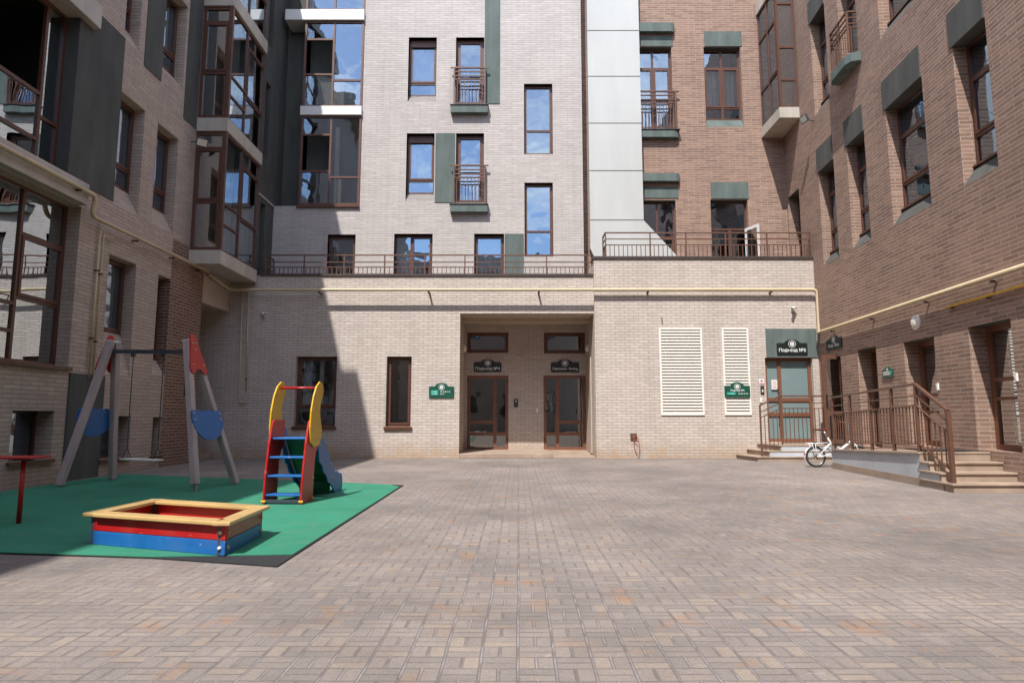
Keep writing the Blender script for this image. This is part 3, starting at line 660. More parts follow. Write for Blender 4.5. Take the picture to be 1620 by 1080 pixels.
# the open leaf, white inside edge
s = MB(); hx = w4 - 0.08; q = Vector((0.22, -0.55, 0)); e0 = Vector((hx, -0.02, 0.08)); hh = h4 * 0.66
for (a, b_, z0, z1) in ((0, 0.13, 0, hh), (0.87, 1, 0, hh), (0.13, 0.87, 0, 0.09), (0.13, 0.87, hh - 0.09, hh)):
    p0 = e0 + q * a; p1 = e0 + q * b_; nrm = Vector((0.03, 0.012, 0))
    s.hexa([p0 + Vector((0, 0, z0)), p1 + Vector((0, 0, z0)), p1 + nrm + Vector((0, 0, z0)), p0 + nrm + Vector((0, 0, z0)),
            p0 + Vector((0, 0, z1)), p1 + Vector((0, 0, z1)), p1 + nrm + Vector((0, 0, z1)), p0 + nrm + Vector((0, 0, z1))])
lf = obj('door_leaf', s, M['white'], o)
s = MB(); a = e0 + q * 0.13; c = e0 + q * 0.87; s.quad(a + Vector((0.015, 0, 0.09)), c + Vector((0.015, 0, 0.09)), c + Vector((0.015, 0, hh - 0.09)), a + Vector((0.015, 0, hh - 0.09)))
obj('pane', s, M['glass'], lf)
panel(bb, BF, R(1114, 50.5, 1173, 73.8)); panel(bb, BF, R(1124.5, 288.5, 1184, 314.5))
panel(bb, BF, R(1013, 58, 1063.7, 73.8), t=0.02); panel(bb, BF, R(1019, 296, 1073, 313.5), t=0.02)
def canopy(rect):
    u0, u1, v0, v1 = rect; w = u1 - u0; dp = 0.16
    s = MB().prism([(0, 0), (0, -dp), (w - 0.14, -dp), (w - 0.06, -dp + 0.025), (w - 0.015, -dp + 0.07), (w, -dp + 0.12), (w, 0)], lambda a, c, z: (a, c, z), 0, v1 - v0)
    obj('window_canopy', s, M['plaster_green'], bb, BF, (u0, 0, v0), bevel=0.008)
canopy(R(1008, 36, 1068, 50, -0.15)); canopy(R(1013, 274, 1076.5, 286.5, -0.15))
french(bb, BF, R(1008, 205.5, 1075.5, 217, -0.16), 145, 203, rounded=True)

# right wing
rm_ = 1
RWT = 7.76
rw = [(0.68, 1.63), (2.38, 3.29), (4.27, 5.66), (6.64, 7.52), (8.62, 9.5)]
ops = []
FB1 = 5.52; FB2 = 9.75; T2 = 12.1
for a, b_ in rw: ops.append((a, b_, FB1, RWT, 0.24, 0.36))
for i, (a, b_) in enumerate(rw):
    if i != 1: ops.append((a, b_, FB2, T2, 0.24, 0.36))
ops.append((rw[1][0], rw[1][1], 9.75, T2, 0.24, 0.0))
ops.append((-1.67, -0.75, 4.9, 7.86, 0.3, 0.0))
PZ = 0.56
doors = [(0.35, 1.35, 0.42, 2.66), (2.27, 3.17, 0.44, 2.71), (4.32, 5.40, PZ, 2.66), (6.42, 7.47, PZ + 0.02, 2.69)]
ops += [(*d, 0.32, 0.0, 0) for d in doors]
# a few more bays of the same rhythm nearer than the frame
for k in range(5):
    a = 11.2 + k * 2.6; ops += [(a, a + 1.2, FB1, RWT, 0.24, 0.36), (a, a + 1.2, 1.2, 2.7, 0.24, 0.0)]
wm = wall_mb(-1.756, 27.0, 0.0, 16.0, ops)
for d in doors: pass
obj('wall', wm, [M['brown'], M['plaster_grey']], bb, RW)
for i, (a, b_) in enumerate(rw):
    wd = b_ - a
    cur = ((0.1, 0.6, 0.05, 0.95),) if i == 0 else None
    window(bb, RW, a, b_, FB1, RWT, 0.24, ((1, (0.22, 0.72)),), sash=((0, 1),), sill='flush', curtain=cur)
    panel(bb, RW, (a - 0.06, b_ - 0.02, RWT + 0.002, RWT + 0.66), 'plaster_grey', 0.02)
    if i != 1: window(bb, RW, a, b_, FB2, T2, 0.24, ((1, (0.22, 0.72)),), sash=((0, 1),), sill='flush'); panel(bb, RW, (a - 0.06, b_ - 0.02, T2 + 0.002, T2 + 0.66), 'plaster_grey', 0.02)
window(bb, RW, rw[1][0], rw[1][1], 9.75, T2, 0.24, ((1, (0.72,)),), sash=((0, 0),), name='balcony_door')
window(bb, RW, -1.67, -0.75, 4.9, 7.86, 0.3, ((1, (0.7,)),), name='terrace_door')
for k in range(5):
    a = 11.2 + k * 2.6
    window(bb, RW, a, a + 1.2, FB1, RWT, 0.24, ((1, (0.22, 0.72)),)); window(bb, RW, a, a + 1.2, 1.2, 2.7, 0.24, ((1, ()),))
# french balcony on the wing
def french2(u0, u1, z):
    w = u1 - u0; dp = 0.30
    s = MB().prism([(0, 0), (0, -dp + 0.2), (0.04, -dp + 0.08), (0.2, -dp), (w - 0.2, -dp), (w - 0.04, -dp + 0.08), (w, -dp + 0.2), (w, 0)], lambda a, c, zz: (a, c, zz), 0, 0.22)
    o = obj('balcony_slab', s, M['plaster_green'], bb, RW, (u0, 0, z), bevel=0.008)
    mb = railing_mb([(0.12, 0), (0.12, -0.22), (w - 0.12, -0.22), (w - 0.12, 0)], [0.22, w / 2 - 0.12 + 0.22, w - 0.24 + 0.22], 1.30, [1.15, 1.0], 0.9, 0.28, 0.11, 0.02)
    obj('balcony_railing', mb, M['rail'], o)
french2(rw[1][0] - 0.12, rw[1][1] + 0.12, 9.42)
# corner bay on the wing
Xb = 7.88; bz = [(9.85, 10.18), (13.98, 14.4)]
P0 = Plane(0, 0, 0)
for z0, z1 in bz:
    b = MB().hexa([(Xb, 17.7, z0), (8.47, 17.7, z0), (8.56, 19.08, z0), (Xb, 19.08, z0), (Xb, 17.7, z1), (8.47, 17.7, z1), (8.56, 19.08, z1), (Xb, 19.08, z1)])
    obj('bay_slab', b, M['slab'], bb, P0, bevel=0.008)
o = window(bb, Plane(0, 17.7, 0), Xb + 0.03, 8.46, 10.18, 13.98, 0.03, ((1, (0.22, 0.50, 0.88)),), fw=0.06, room=None, name='bay_window', gm='glass_left')
o = window(bb, Plane(Xb, 0, -math.pi / 2), -19.06, -17.73, 10.18, 13.98, 0.03, ((1, (0.30, 0.75)), (1, (0.30, 0.75))), sash=((1, 1),), fw=0.04, room=None, name='bay_window')
k = MB().quad((Xb + 0.06, 17.8, 10.19), (8.5, 17.8, 10.19), (8.5, 19.0, 10.19), (Xb + 0.06, 19.0, 10.19)); k.quad((Xb + 0.05, 19.03, 10.18), (8.53, 19.03, 10.18), (8.53, 19.03, 13.98), (Xb + 0.05, 19.03, 13.98))
obj('bay_room', k, M['room'], bb, P0)
b = MB().box(8.02, 8.34, 17.85, 18.1, 10.2, 10.95); obj('storage_box', b, M['cardboard'], bb, P0)
# entrance doors in the wing
window(bb, RW, *doors[0][:4], 0.3, ((1, (0.35,)),), gm='glass_door', name='entrance_door', fm='door_frame')
window(bb, RW, *doors[1][:4], 0.3, ((1, (0.01,)),), gm='glass_door', name='entrance_door', fm='door_frame')
window(bb, RW, *doors[2][:4], 0.3, ((1, (0.30, 0.48)),), fw=0.10, gm='glass_door', name='entrance_door', fm='door_frame', handle=((0.93, 0.55, 1.55, 0.018),))
window(bb, RW, *doors[3][:4], 0.3, ((1, (0.40, 0.57)),), fw=0.10, gm='glass_door', name='entrance_door', fm='door_frame', handle=((0.93, 0.55, 1.55, 0.018),))
# open door leaf facing the courtyard at the corner entrance
dl = MB(); x0, x1, zz0, zz1 = 7.93, 8.36, 0.45, 2.64
DLP = Plane(0, 16.25, 0)
x0, x1, zz0, zz1 = DLP.R(1303, 561, 1334, 697); zz0 = 0.44
w = x1 - x0; h = zz1 - zz0
for r in ((0, 0.11, 0, h), (w - 0.04, w, 0, h), (0.11, w - 0.04, 0, 0.12), (0.11, w - 0.04, h - 0.11, h), (0.11, w - 0.04, 0.72, 0.83)): dl.box(r[0], r[1], 0, 0.05, r[2], r[3])
o = obj('entrance_door', dl, M['rail'], bb, DLP, (x0, 0, zz0))
s = MB().quad((0.1, 0.025, 0.1), (w - 0.03, 0.025, 0.1), (w - 0.03, 0.025, h - 0.1), (0.1, 0.025, h - 0.1)); obj('pane', s, M['glass_door'], o)
s = MB()
for k in range(3): s.box(0.16 + 0.1 * k, 0.175 + 0.1 * k, -0.004, 0.004, 0.12, 0.72)
s.box(0.06, 0.08, -0.05, 0.0, 0.95, 1.25); obj('handle', s, M['black'], o)

# ================================================================== WHITE SHAFT
zq = [BF.uv(970, y, -0.28)[1] for y in (48.6, 121, 195, 270, 348)]
def up(x, y): return BF.uv(x, y, -0.28)
ptsv = [up(934, 393), up(950, 408), up(1099, 408), up(1018.4, 348.5)]
tpx = up(1010.5, 0); bpx = up(928.6, 0)
zt = 15.9
outl = [(up(934, 393)[0], ptsv[0][1]), (up(965, 422)[0], 4.9), (up(1122, 424)[0], 4.9), ptsv[3], (ptsv[3][0], zt), (ptsv[0][0], zt)]
sh = thing('ventilation_shaft', 'white metal clad shaft rising up the facade with a slanted foot behind the terrace railing', 'shaft', (outl[0][0], 19.1, 4.9))
ob = Plane(0, 19.1, 0)
k = MB().prism(outl, lambda a, c, y: (a, y, c), -0.28, -0.002); obj('cladding', k, M['panel_white'], sh, ob)
k = MB()
for z in zq + [zq[0] + (zq[0] - zq[1]) * i for i in (1, 2)]: k.box(outl[5][0] + 0.002, ptsv[3][0] - 0.002, -0.284, -0.279, z - 0.012, z + 0.012)
obj('panel_joint', k, M['joint'], sh, ob)

# ================================================================== ENTRANCE BLOCK (low, with terrace on top)
eb = thing('entrance_block', 'low beige brick entrance block with a recessed double entrance and roof terrace', 'building', (-1.0, 17.5, 0))
R = LF.R
ZP = LF.uv(650, 436)[1]; XM = LF.uv(941, 600)[0]
e1 = R(466.4, 563.6, 531.7, 674); e2 = R(610.8, 563.6, 650.4, 674.5)
ni = (LF.uv(727, 610)[0], XM - 0.005, 0.0, LF.uv(833, 495.6)[1])
wm = wall_mb(-9.7, XM, 0.0, ZP, [(*e1, 0.16, 0), (*e2, 0.14, 0), (*ni, 2.2, 0.0)])
wm.quad((-9.7, 0.4, ZP - 0.01), (XM, 0.4, ZP - 0.01), (XM, 0.4, TF), (-9.7, 0.4, TF)); wm.quad((-9.7, 0, ZP - 0.01), (XM, 0, ZP - 0.01), (XM, 0.4, ZP - 0.01), (-9.7, 0.4, ZP - 0.01))
wm.quad((-9.7, 0.4, TF), (XM, 0.4, TF), (XM, 2.0, TF), (-9.7, 2.0, TF), m=1)
# right part
ZR = RF.uv(1110, 409)[1]; XE = 8.45; dy = RF.o.y - LF.o.y
lv1 = RF.R(1044, 519, 1112.3, 656.7); lv2 = RF.R(1144, 519, 1186, 656.5); gp = RF.R(1211.6, 519.8, 1292, 565.4); d5 = RF.R(1213, 565.4, 1288.7, 698.5); d5 = (d5[0], d5[1], 0.44, d5[3])
w2 = wall_mb(XM, XE, 0.0, ZR, [(*d5, 0.16, 0.0), (lv1[0] + 0.03, lv1[1] - 0.03, lv1[2] + 0.03, lv1[3] - 0.03, 0.12, 0.0), (lv2[0] + 0.03, lv2[1] - 0.03, lv2[2] + 0.03, lv2[3] - 0.03, 0.12, 0.0)])
w2.quad((XM, 0, 0), (XM, 0, ZR), (XM, 0.16, ZR), (XM, 0.16, 0)); w2.quad((XM, 0.16, ZP), (XM, 0.16, ZR), (XM, 1.8, ZR), (XM, 1.8, ZP))
w2.quad((XM, 0.0, ZR), (XE, 0.0, ZR), (XE, 0.5, ZR), (XM, 0.5, ZR)); w2.quad((XM, 0.5, TF), (XE + .1, 0.5, TF), (XE + .1, 2.0, TF), (XM, 2.0, TF), m=1); w2.quad((XM, 0.5, TF), (XE, 0.5, TF), (XE, 0.5, ZR), (XM, 0.5, ZR))
obj('wall', wm, [M['beige_low'], M['plaster_beige']], eb, LF); obj('wall', w2, [M['beige_low'], M['plaster_beige']], eb, RF)
s = MB().box(-7.10, XM + 0.0, -0.04, 0.44, ZP - 0.01, ZP + 0.05); obj('coping', s, M['coping'], eb, LF)
s = MB().box(XM - 0.03, XE - 0.01, -0.04, 0.54, ZR - 0.005, ZR + 0.06); obj('coping', s, M['coping'], eb, RF)
window(eb, LF, *e1, 0.16, ((1, (0.25,)),), sash=((0, 1),), sill='metal', fw=0.06, curtain=((0.1, 0.32, 0.25, 0.96), (0.5, 0.6, 0.25, 0.96)), rd=0.9)
window(eb, LF, *e2, 0.14, ((1, ()),), sash=((0, 0),), sill='metal', fw=0.055, rd=0.9, gm='glass_dark')
# niche: side walls come from the opening; back wall with two doors
R = NB.R
dL = R(738.5, 594, 804.3, 712.3); dR = R(860, 593.4, 927, 711.8); tL = R(739, 525.7, 804.3, 558); tR = R(860.5, 526, 927, 558.8)
zs0 = 0.10
dL = (dL[0], dL[1], zs0 + 0.005, dL[3]); dR = (dR[0], dR[1], zs0 + 0.005, dR[3])
k = wall_mb(ni[0], ni[1], 0, 4.0, [(*dL, 0.05, 0), (*dR, 0.05, 0), (*tL, 0.07, 0), (*tR, 0.07, 0)], rm=0)
obj('niche_wall', k, M['beige_low'], eb, NB)
k = MB().box(ni[0] + 0.002, ni[1] - 0.002, 0.7, 1.0, 3.86, 3.995); k.box(ni[0] + 0.003, ni[1] - 0.003, 0.02, 2.18, 3.975, 3.99); k.box(ni[0] + 0.002, ni[0] + 0.03, 0.7, 1.0, 0.1, 3.86); k.box(ni[1] - 0.03, ni[1] - 0.002, 0.7, 1.0, 0.1, 3.86)
obj('niche_soffit', k, M['plaster_beige'], eb, LF)
def entrance(pl, r, d, main_left, name='entrance_door', gm='glass_dark', split=0.70, tr=(0.19, 0.36)):
    cm = (split, tr); cs = (1 - split, tr if gm != 'glass_dark' else (0.19,))
    o = window(eb, pl, *r, d, (cm, cs) if main_left else (cs, cm), sash=(), fw=0.09, gm=gm, mw=0.10, name=name, fm='door_frame', room='room' if gm == 'glass_dark' else None)
    w = r[1] - r[0]; h = r[3] - r[2]; hx = w * (split + 0.03) if main_left else w * (1 - split - 0.03)
    s = MB()
    s.tube([(hx, -0.01, h * 0.63), (hx, -0.06, h * 0.63), (hx, -0.06, h * 0.24), (hx, -0.01, h * 0.24)], 0.013, 8)
    obj('handle', s, M['steel'] if gm == 'glass_dark' else M['black'], o)
    s = MB()
    for zz in (0.12, 0.5, 0.9):
        for hx in (0.02, w - 0.02): s.box(hx - 0.012, hx + 0.012, -0.03, 0.0, h * zz, h * zz + 0.10)
    obj('hinge', s, M['bracket'], o)
    return o
entrance(NB, dL, 0.02, True); entrance(NB, dR, 0.02, False)
window(eb, NB, *tL, 0.03, ((1, ()),), fw=0.11, gm='glass_dark', name='transom_window', rd=0.4); window(eb, NB, *tR, 0.03, ((1, ()),), fw=0.11, gm='glass_dark', name='transom_window', rd=0.4)
o = entrance(RF, d5, 0.12, False, gm='glass_mat', split=0.70, tr=(0.31, 0.50))
nb = R(1220.7, 600, 1230.4, 616.3)
xs = RF.R(1220.9, 600.4, 1230.2, 616, 0.10)
s = MB().box(xs[0] - d5[0], xs[1] - d5[0], -0.004, 0.012, xs[2] - d5[2], xs[3] - d5[2]); nt_ = obj('notice', s, M['white'], o)
s = MB(); wn_ = xs[1] - xs[0]; cx_ = (xs[0] + xs[1]) / 2 - d5[0]; cz_ = xs[3] - d5[2] - 0.09; r_ = 0.045
for i in range(20):
    q0, q1 = 2 * math.pi * i / 20, 2 * math.pi * (i + 1) / 20
    s.quad(*[(cx_ + rad * math.cos(q), -0.006, cz_ + rad * math.sin(q)) for rad, q in ((r_ * .75, q0), (r_ * .75, q1), (r_, q1), (r_, q0))])
s.hexa([(cx_ - .03, -.0065, cz_ + .024), (cx_ - .024, -.0065, cz_ + .03), (cx_ - .024, -.005, cz_ + .03), (cx_ - .03, -.005, cz_ + .024), (cx_ + .024, -.0065, cz_ - .03), (cx_ + .03, -.0065, cz_ - .024), (cx_ + .03, -.005, cz_ - .024), (cx_ + .024, -.005, cz_ - .03)])
for i in range(3): s.box(cx_ - 0.05, cx_ + 0.05, -0.006, -0.003, cz_ - 0.09 - 0.03 * i, cz_ - 0.08 - 0.03 * i)
obj('notice_print', s, M['pink'], nt_)
panel(eb, RF, (gp[0], gp[1], d5[3] + 0.002, gp[3]), 'plaster_green', 0.02)
# granite threshold: step on the left, ramp on the right
xs_ = LF.uv(874.5, 720)[0]
k = MB().box(ni[0], xs_, -0.02, 2.2, 0.002, 0.125); obj('granite_step', k, M['granite'], eb, LF, bevel=0.008)
k = MB().hexa([(xs_ + 0.002, 0.0, 0.003), (ni[1] - 0.002, 0.0, 0.003), (ni[1] - 0.002, 2.2, 0.003), (xs_ + 0.002, 2.2, 0.003), (xs_ + 0.002, 0.0, 0.02), (ni[1] - 0.002, 0.0, 0.02), (ni[1] - 0.002, 2.2, 0.10), (xs_ + 0.002, 2.2, 0.10)]); obj('granite_ramp', k, M['granite'], eb, LF)

# ================================================================== building opposite, behind the viewer (seen only in the reflections)
ob_ = thing('apartment_building', 'pale brick apartment building closing the courtyard behind the viewer', 'building', (0, -13, 0), rz=math.pi)
OP = Plane(0, -13, math.pi)
ops = [(-10 + 3.2 * i, -10 + 3.2 * i + 1.3, 1.2 + 3.2 * j, 3.0 + 3.2 * j, 0.2, 0) for i in range(7) for j in range(4)]
wm = wall_mb(-12, 12, 0, 14, ops, rm=0); wm.quad((-12, 5, 0), (12, 5, 0), (12, 5, 14), (-12, 5, 14)); wm.quad((-12, 0, 14), (12, 0, 14), (12, 5, 14), (-12, 5, 14))
obj('wall', wm, [M['beige_up']], ob_, OP)
w0 = window(ob_, OP, *ops[0][:4], 0.18, ((1, ()), (1, ())), sash=((1, 0),))
pn0 = [c for c in w0.children][0]
for a, b_, c, d, _, _ in ops[1:]:
    o = w0.copy(); COL.objects.link(o); o.parent = ob_; o.location = w0.location + Vector((a - ops[0][0], 0, c - ops[0][2]))
    q = pn0.copy(); COL.objects.link(q); q.parent = o

# ================================================================== RAILINGS ON THE TERRACES
xa = LF.uv(417, 430)[0]; xb = LF.uv(934, 430)[0]
zt1 = LF.uv(700, 402)[1]; zm1 = LF.uv(700, 413)[1]; zl1 = LF.uv(700, 421)[1]; zb1 = ZP + 0.05
t = thing('terrace_railing', 'long brown metal railing on the lower left terrace edge of the entrance block', 'railing', (xa, 17.62, zb1))
ps = [LF.uv(x, 420)[0] - xa + 0.6 for x in (417, 479, 542.5, 607, 671, 735, 799, 865, 931)]
mb = railing_mb([(0, 0.6), (0, 0), (xb - xa, 0)], [0.0] + ps, zt1 - zb1, [zm1 - zb1], zl1 - zb1, 0.0, 0.125, 0.018, 0.011)
obj('rails', mb, M['rail'], t)
xa = RF.uv(959, 400)[0]; xb = RF.uv(1287, 400)[0]; zb2 = ZR + 0.06
zt2, zm2, zl2 = [RF.uv(1100, y)[1] - zb2 for y in (366.7, 376.6, 386)]
t = thing('terrace_railing', 'brown metal railing on the higher terrace in front of the white shaft', 'railing', (xa, 17.45, zb2))
ps = [RF.uv(x, 390)[0] - xa + 0.5 for x in (959, 1030, 1087, 1150, 1216, 1285)]
mb = railing_mb([(0, 0.5), (0, 0), (xb - xa, 0)], [0.0] + ps, zt2, [zm2], zl2, 0.0, 0.125, 0.018, 0.011)
obj('rails', mb, M['rail'], t)

# ================================================================== STAIRS AND PLATFORMS
t = thing('entrance_steps', 'low granite steps with white side wall below the green entrance panel', 'steps', (6.2, 16.3, 0))
XWR = lambda y: 8.45 + 0.075 * (y - 17.35)
def at(*p): return tuple(Vector(p) - Vector((6.2, 16.3, 0)))
for i, (x, z) in enumerate(((6.25, 0.125), (6.54, 0.27), (6.83, 0.415))):
    yb = 17.33
    k = MB().hexa([at(x, 16.3, 0.002 if i == 0 else z - 0.14), at(XWR(16.3) - .01, 16.3, 0.002 if i == 0 else z - 0.14), at(XWR(yb) - .01, yb, 0.002 if i == 0 else z - 0.14), at(x - 0.16, yb, 0.002 if i == 0 else z - 0.14),
                   at(x, 16.3, z - 0.035), at(XWR(16.3) - .01, 16.3, z - 0.035), at(XWR(yb) - .01, yb, z - 0.035), at(x - 0.16, yb, z - 0.035)], 0)
    k2 = MB().hexa([at(x - 0.03, 16.275, z - 0.034), at(XWR(16.3) - .01, 16.275, z - 0.034), at(XWR(yb) - .01, yb, z - 0.034), at(x - 0.19, yb, z - 0.034),
                    at(x - 0.03, 16.275, z), at(XWR(16.3) - .01, 16.275, z), at(XWR(yb) - .01, yb, z), at(x - 0.19, yb, z)])
    o = obj('step', k, M['granite'], t); obj('tread', k2, M['granite'], o, bevel=0.006)
k = MB().hexa([at(6.56, 16.285, 0.126), at(8.36, 16.285, 0.126), at(8.36, 16.3, 0.126), at(6.56, 16.3, 0.126), at(6.56, 16.285, 0.235), at(8.36, 16.285, 0.235), at(8.36, 16.3, 0.235), at(6.56, 16.3, 0.235)])
k.hexa([at(6.86, 16.286, 0.2355), at(8.36, 16.286, 0.2355), at(8.36, 16.3, 0.2355), at(6.86, 16.3, 0.2355), at(6.86, 16.286, 0.38), at(8.36, 16.286, 0.38), at(8.36, 16.3, 0.38), at(6.86, 16.3, 0.38)])
obj('side_wall', k, M['plinth_white'], t)
# its railing
RP_ = Plane(0, 16.42, 0)
pa = RP_.uv(1202, 641); pb = RP_.uv(1234.3, 626.3); pe = RP_.uv(1334, 626)
t = thing('stair_railing', 'thin brown railing rising beside the granite steps below the green panel', 'railing', (pa[0], 16.42, 0.125))
mb = MB(); ox = pa[0]; oz = 0.125
def q(u, v): return (u - ox, 0, v - oz)
for dz, rr in ((0, 0.018), (-0.175, 0.012), (-0.315, 0.012)):
    mb.beam(q(pa[0], pa[1] + dz), q(pb[0], pb[1] + dz), rr * 2, rr * 2); mb.beam(q(pb[0], pb[1] + dz), q(pe[0], pb[1] + dz), rr * 2, rr * 2)
mb.beam(q(pa[0], 0.125), q(pa[0], pa[1]), 0.036, 0.036); mb.beam(q(pb[0], 0.27), q(pb[0], pb[1]), 0.036, 0.036); mb.beam(q(pe[0], 0.415), q(pe[0], pb[1]), 0.036, 0.036)
mb.beam(q(pb[0], 0.47), q(pe[0], 0.47), 0.024, 0.024)
for i in range(1, 5):
    f = i / 5; u = pa[0] + (pb[0] - pa[0]) * f; mb.beam(q(u, 0.30), q(u, pa[1] - 0.315 + (pb[1] - pa[1]) * f), 0.016, 0.016)
n = 15
for i in range(1, n):
    u = pb[0] + (pe[0] - pb[0]) * i / n; mb.beam(q(u, 0.48), q(u, pb[1] - 0.315), 0.016, 0.016)
obj('rails', mb, M['rail'], t)

# platform along the right wing with four steps at its near end
Xe = lambda y: 6.684 + 0.093 * (y - 9.754)
def P3(x, y, z): return (x - 6.7, y - 9.75, z)
t = thing('entrance_platform', 'raised granite platform with white render side and four steps along the brown wall', 'steps', (6.7, 9.75, 0))
def slab_(y0, y1, z0a, z0b, z1a, z1b, off=0.0, mat='granite', name='step', par=None, bev=0.0, yo=0.0):
    xw0 = XWR(y0) - 0.01; xw1 = XWR(y1) - 0.01
    k = MB().hexa([P3(Xe(y0) - off, y0 - yo, z0a), P3(xw0, y0 - yo, z0a), P3(xw1, y1, z0b), P3(Xe(y1) - off, y1, z0b),
                   P3(Xe(y0) - off, y0 - yo, z1a), P3(xw0, y0 - yo, z1a), P3(xw1, y1, z1b), P3(Xe(y1) - off, y1, z1b)])
    return obj(name, k, M[mat], par or t, bevel=bev)
for i in range(3):
    y0 = 9.754 + 0.30 * i; z = 0.135 + 0.14 * i
    o = slab_(y0, 10.65, 0.002 if i == 0 else z - 0.139, 0.002 if i == 0 else z - 0.139, z - 0.034, z - 0.034)
    slab_(y0, 10.65, z - 0.033, z - 0.033, z, z, 0.03, name='tread', par=o, bev=0.006, yo=0.025)
o = slab_(10.654, 14.208, 0.002, 0.002, 0.524, 0.388, 0.0, 'plinth_white', 'platform_body')
slab_(10.654, 14.208, 0.525, 0.389, 0.56, 0.424, 0.035, name='tread', par=o, bev=0.006, yo=0.025)
k = MB().hexa([P3(Xe(10.0) - 0.012, 10.0, 0.003), P3(Xe(10.0) - 0.002, 10.0, 0.003), P3(Xe(14.2) - 0.002, 14.2, 0.003), P3(Xe(14.2) - 0.012, 14.2, 0.003),
               P3(Xe(10.0) - 0.012, 10.0, 0.13), P3(Xe(10.0) - 0.002, 10.0, 0.13), P3(Xe(14.2) - 0.002, 14.2, 0.13), P3(Xe(14.2) - 0.012, 14.2, 0.13)])
obj('skirting', k, M['granite'], t)
k = MB().hexa([P3(Xe(10.64), 10.64, 0.42), P3(XWR(10.64) - .01, 10.64, 0.42), P3(XWR(10.64) - .01, 10.652, 0.42), P3(Xe(10.64), 10.652, 0.42), P3(Xe(10.64), 10.64, 0.523), P3(XWR(10.64) - .01, 10.64, 0.523), P3(XWR(10.64) - .01, 10.652, 0.523), P3(Xe(10.64), 10.652, 0.523)])
obj('riser', k, M['granite'], t)
for i in range(3):
    y0 = 9.80 + 0.30 * i; z = 0.135 + 0.14 * i
    k = MB().hexa([P3(Xe(y0) - 0.006, y0, z - 0.138), P3(Xe(y0) - 0.001, y0, z - 0.138), P3(Xe(10.65) - 0.001, 10.65, z - 0.138), P3(Xe(10.65) - 0.006, 10.65, z - 0.138),
                   P3(Xe(y0) - 0.006, y0, z - 0.035), P3(Xe(y0) - 0.001, y0, z - 0.035), P3(Xe(10.65) - 0.001, 10.65, z - 0.035), P3(Xe(10.65) - 0.006, 10.65, z - 0.035)])
    if i: obj('side_wall', k, M['plinth_white'], t)
# floor strip between the two platforms along the wing (door sills)
# railing of the platform
t = thing('platform_railing', 'brown balustrade along the raised platform sloping down over its four steps', 'railing', (6.7, 9.75, 0))
mb = MB()
def xr(y): return Xe(y) + 0.05
ya, yb_, yend = 10.72, 14.15, 9.84
za_, zb_2 = 0.56 + 1.12, 0.424 + 1.16
def zd_(y): return 0.56 - (y - 10.72) / (14.15 - 10.72) * 0.132
def pp(y, z): return P3(xr(y), y, z)
tops = 1.13
for dz, rr in ((tops, 0.024), (tops - 0.19, 0.012), (tops - 0.36, 0.014), (0.13, 0.014)):
    mb.beam(pp(ya, zd_(ya) + dz), pp(yb_, zd_(yb_) + dz), rr * 2, rr * 1.5)
    mb.beam(pp(ya, zd_(ya) + dz), pp(yend, 0.135 + dz + (0.05 if dz < 0.5 else -0.03)), rr * 2, rr * 1.5)
for y in (ya, 11.55, 12.4, 13.28, yb_): mb.beam(pp(y, zd_(y) - 0.0), pp(y, zd_(y) + tops), 0.045, 0.045)
mb.beam(pp(yend, 0.135), pp(yend, 0.135 + tops - 0.03), 0.06, 0.06)
n = 30
for i in range(1, n):
    y = ya + (yb_ - ya) * i / n; mb.beam(pp(y, zd_(y) + 0.13), pp(y, zd_(y) + tops - 0.36), 0.016, 0.016)
for i in range(1, 7):
    f = i / 7; y = ya + (yend - ya) * f; z0 = zd_(ya) + 0.13 + (0.135 + 0.18 - zd_(ya) - 0.13) * f; mb.beam(pp(y, z0), pp(y, z0 + tops - 0.54), 0.016, 0.016)
obj('rails', mb, M['rail'], t)
k = MB().box(0, 0.86, 0, 0.62, 0, 0.012)
tag(obj('door_mat', k, M['rubber'], None, None, (6.98, 10.74, 0.562)), 'dark ribbed door mat at the top of the granite steps', 'door mat')
# passage steps behind the brown pier
t = thing('passage_steps', 'dark stone steps with handrail inside the passage behind the brown pier', 'steps', (-8.4, 16.6, 0))
for i in range(5):
    x0 = 0.25 - 0.26 * i
    k = MB().box(-1.45, x0, -0.62, 0.85, 0.002 + 0.15 * i, 0.15 * (i + 1)); obj('step', k, M['granite'], t)
mb = MB(); mb.beam((0.2, -0.5, 0.15), (0.2, -0.5, 1.0), 0.03, 0.03)
for dz in (0.0, -0.3, -0.75): mb.beam((0.2, -0.5, 1.0 + dz), (-1.2, -0.5, 1.8 + dz), 0.03, 0.03)
obj('handrail', mb, M['rail'], t)

# ================================================================== PIPES
def pipe(name, label, segs, r, brackets=(), mat='pipe', cat='gas pipe', extra=None):
    p0 = Vector(segs[0][0])
    t = thing(name, label, cat, p0)
    mb = MB()
    for s, rr in zip(segs, r if isinstance(r, (list, tuple)) else [r] * len(segs)): mb.tube([tuple(Vector(p) - p0) for p in s], rr, 10)
    obj('tube', mb, M[mat], t)
    for a, b in brackets:
        k = MB().beam(Vector(a) - p0, Vector(b) - p0, 0.05, 0.03); c = Vector(a) - p0; 
        obj('bracket', k, M['bracket'], t)
    return t
def elbow(pts, r=0.12):
    """round the corners of a polyline"""
    P = [Vector(p) for p in pts]; out = [P[0]]
    for i in range(1, len(P) - 1):
        a = (P[i - 1] - P[i]); b = (P[i + 1] - P[i]); k = min(r, a.length * 0.45, b.length * 0.45); a.normalize(); b.normalize()
        for j in range(6):
            f = j / 5; out.append((P[i] + a * k) * (1 - f) ** 2 + P[i] * 2 * f * (1 - f) + (P[i] + b * k) * f ** 2)
    return [tuple(p) for p in out + [P[-1]]]
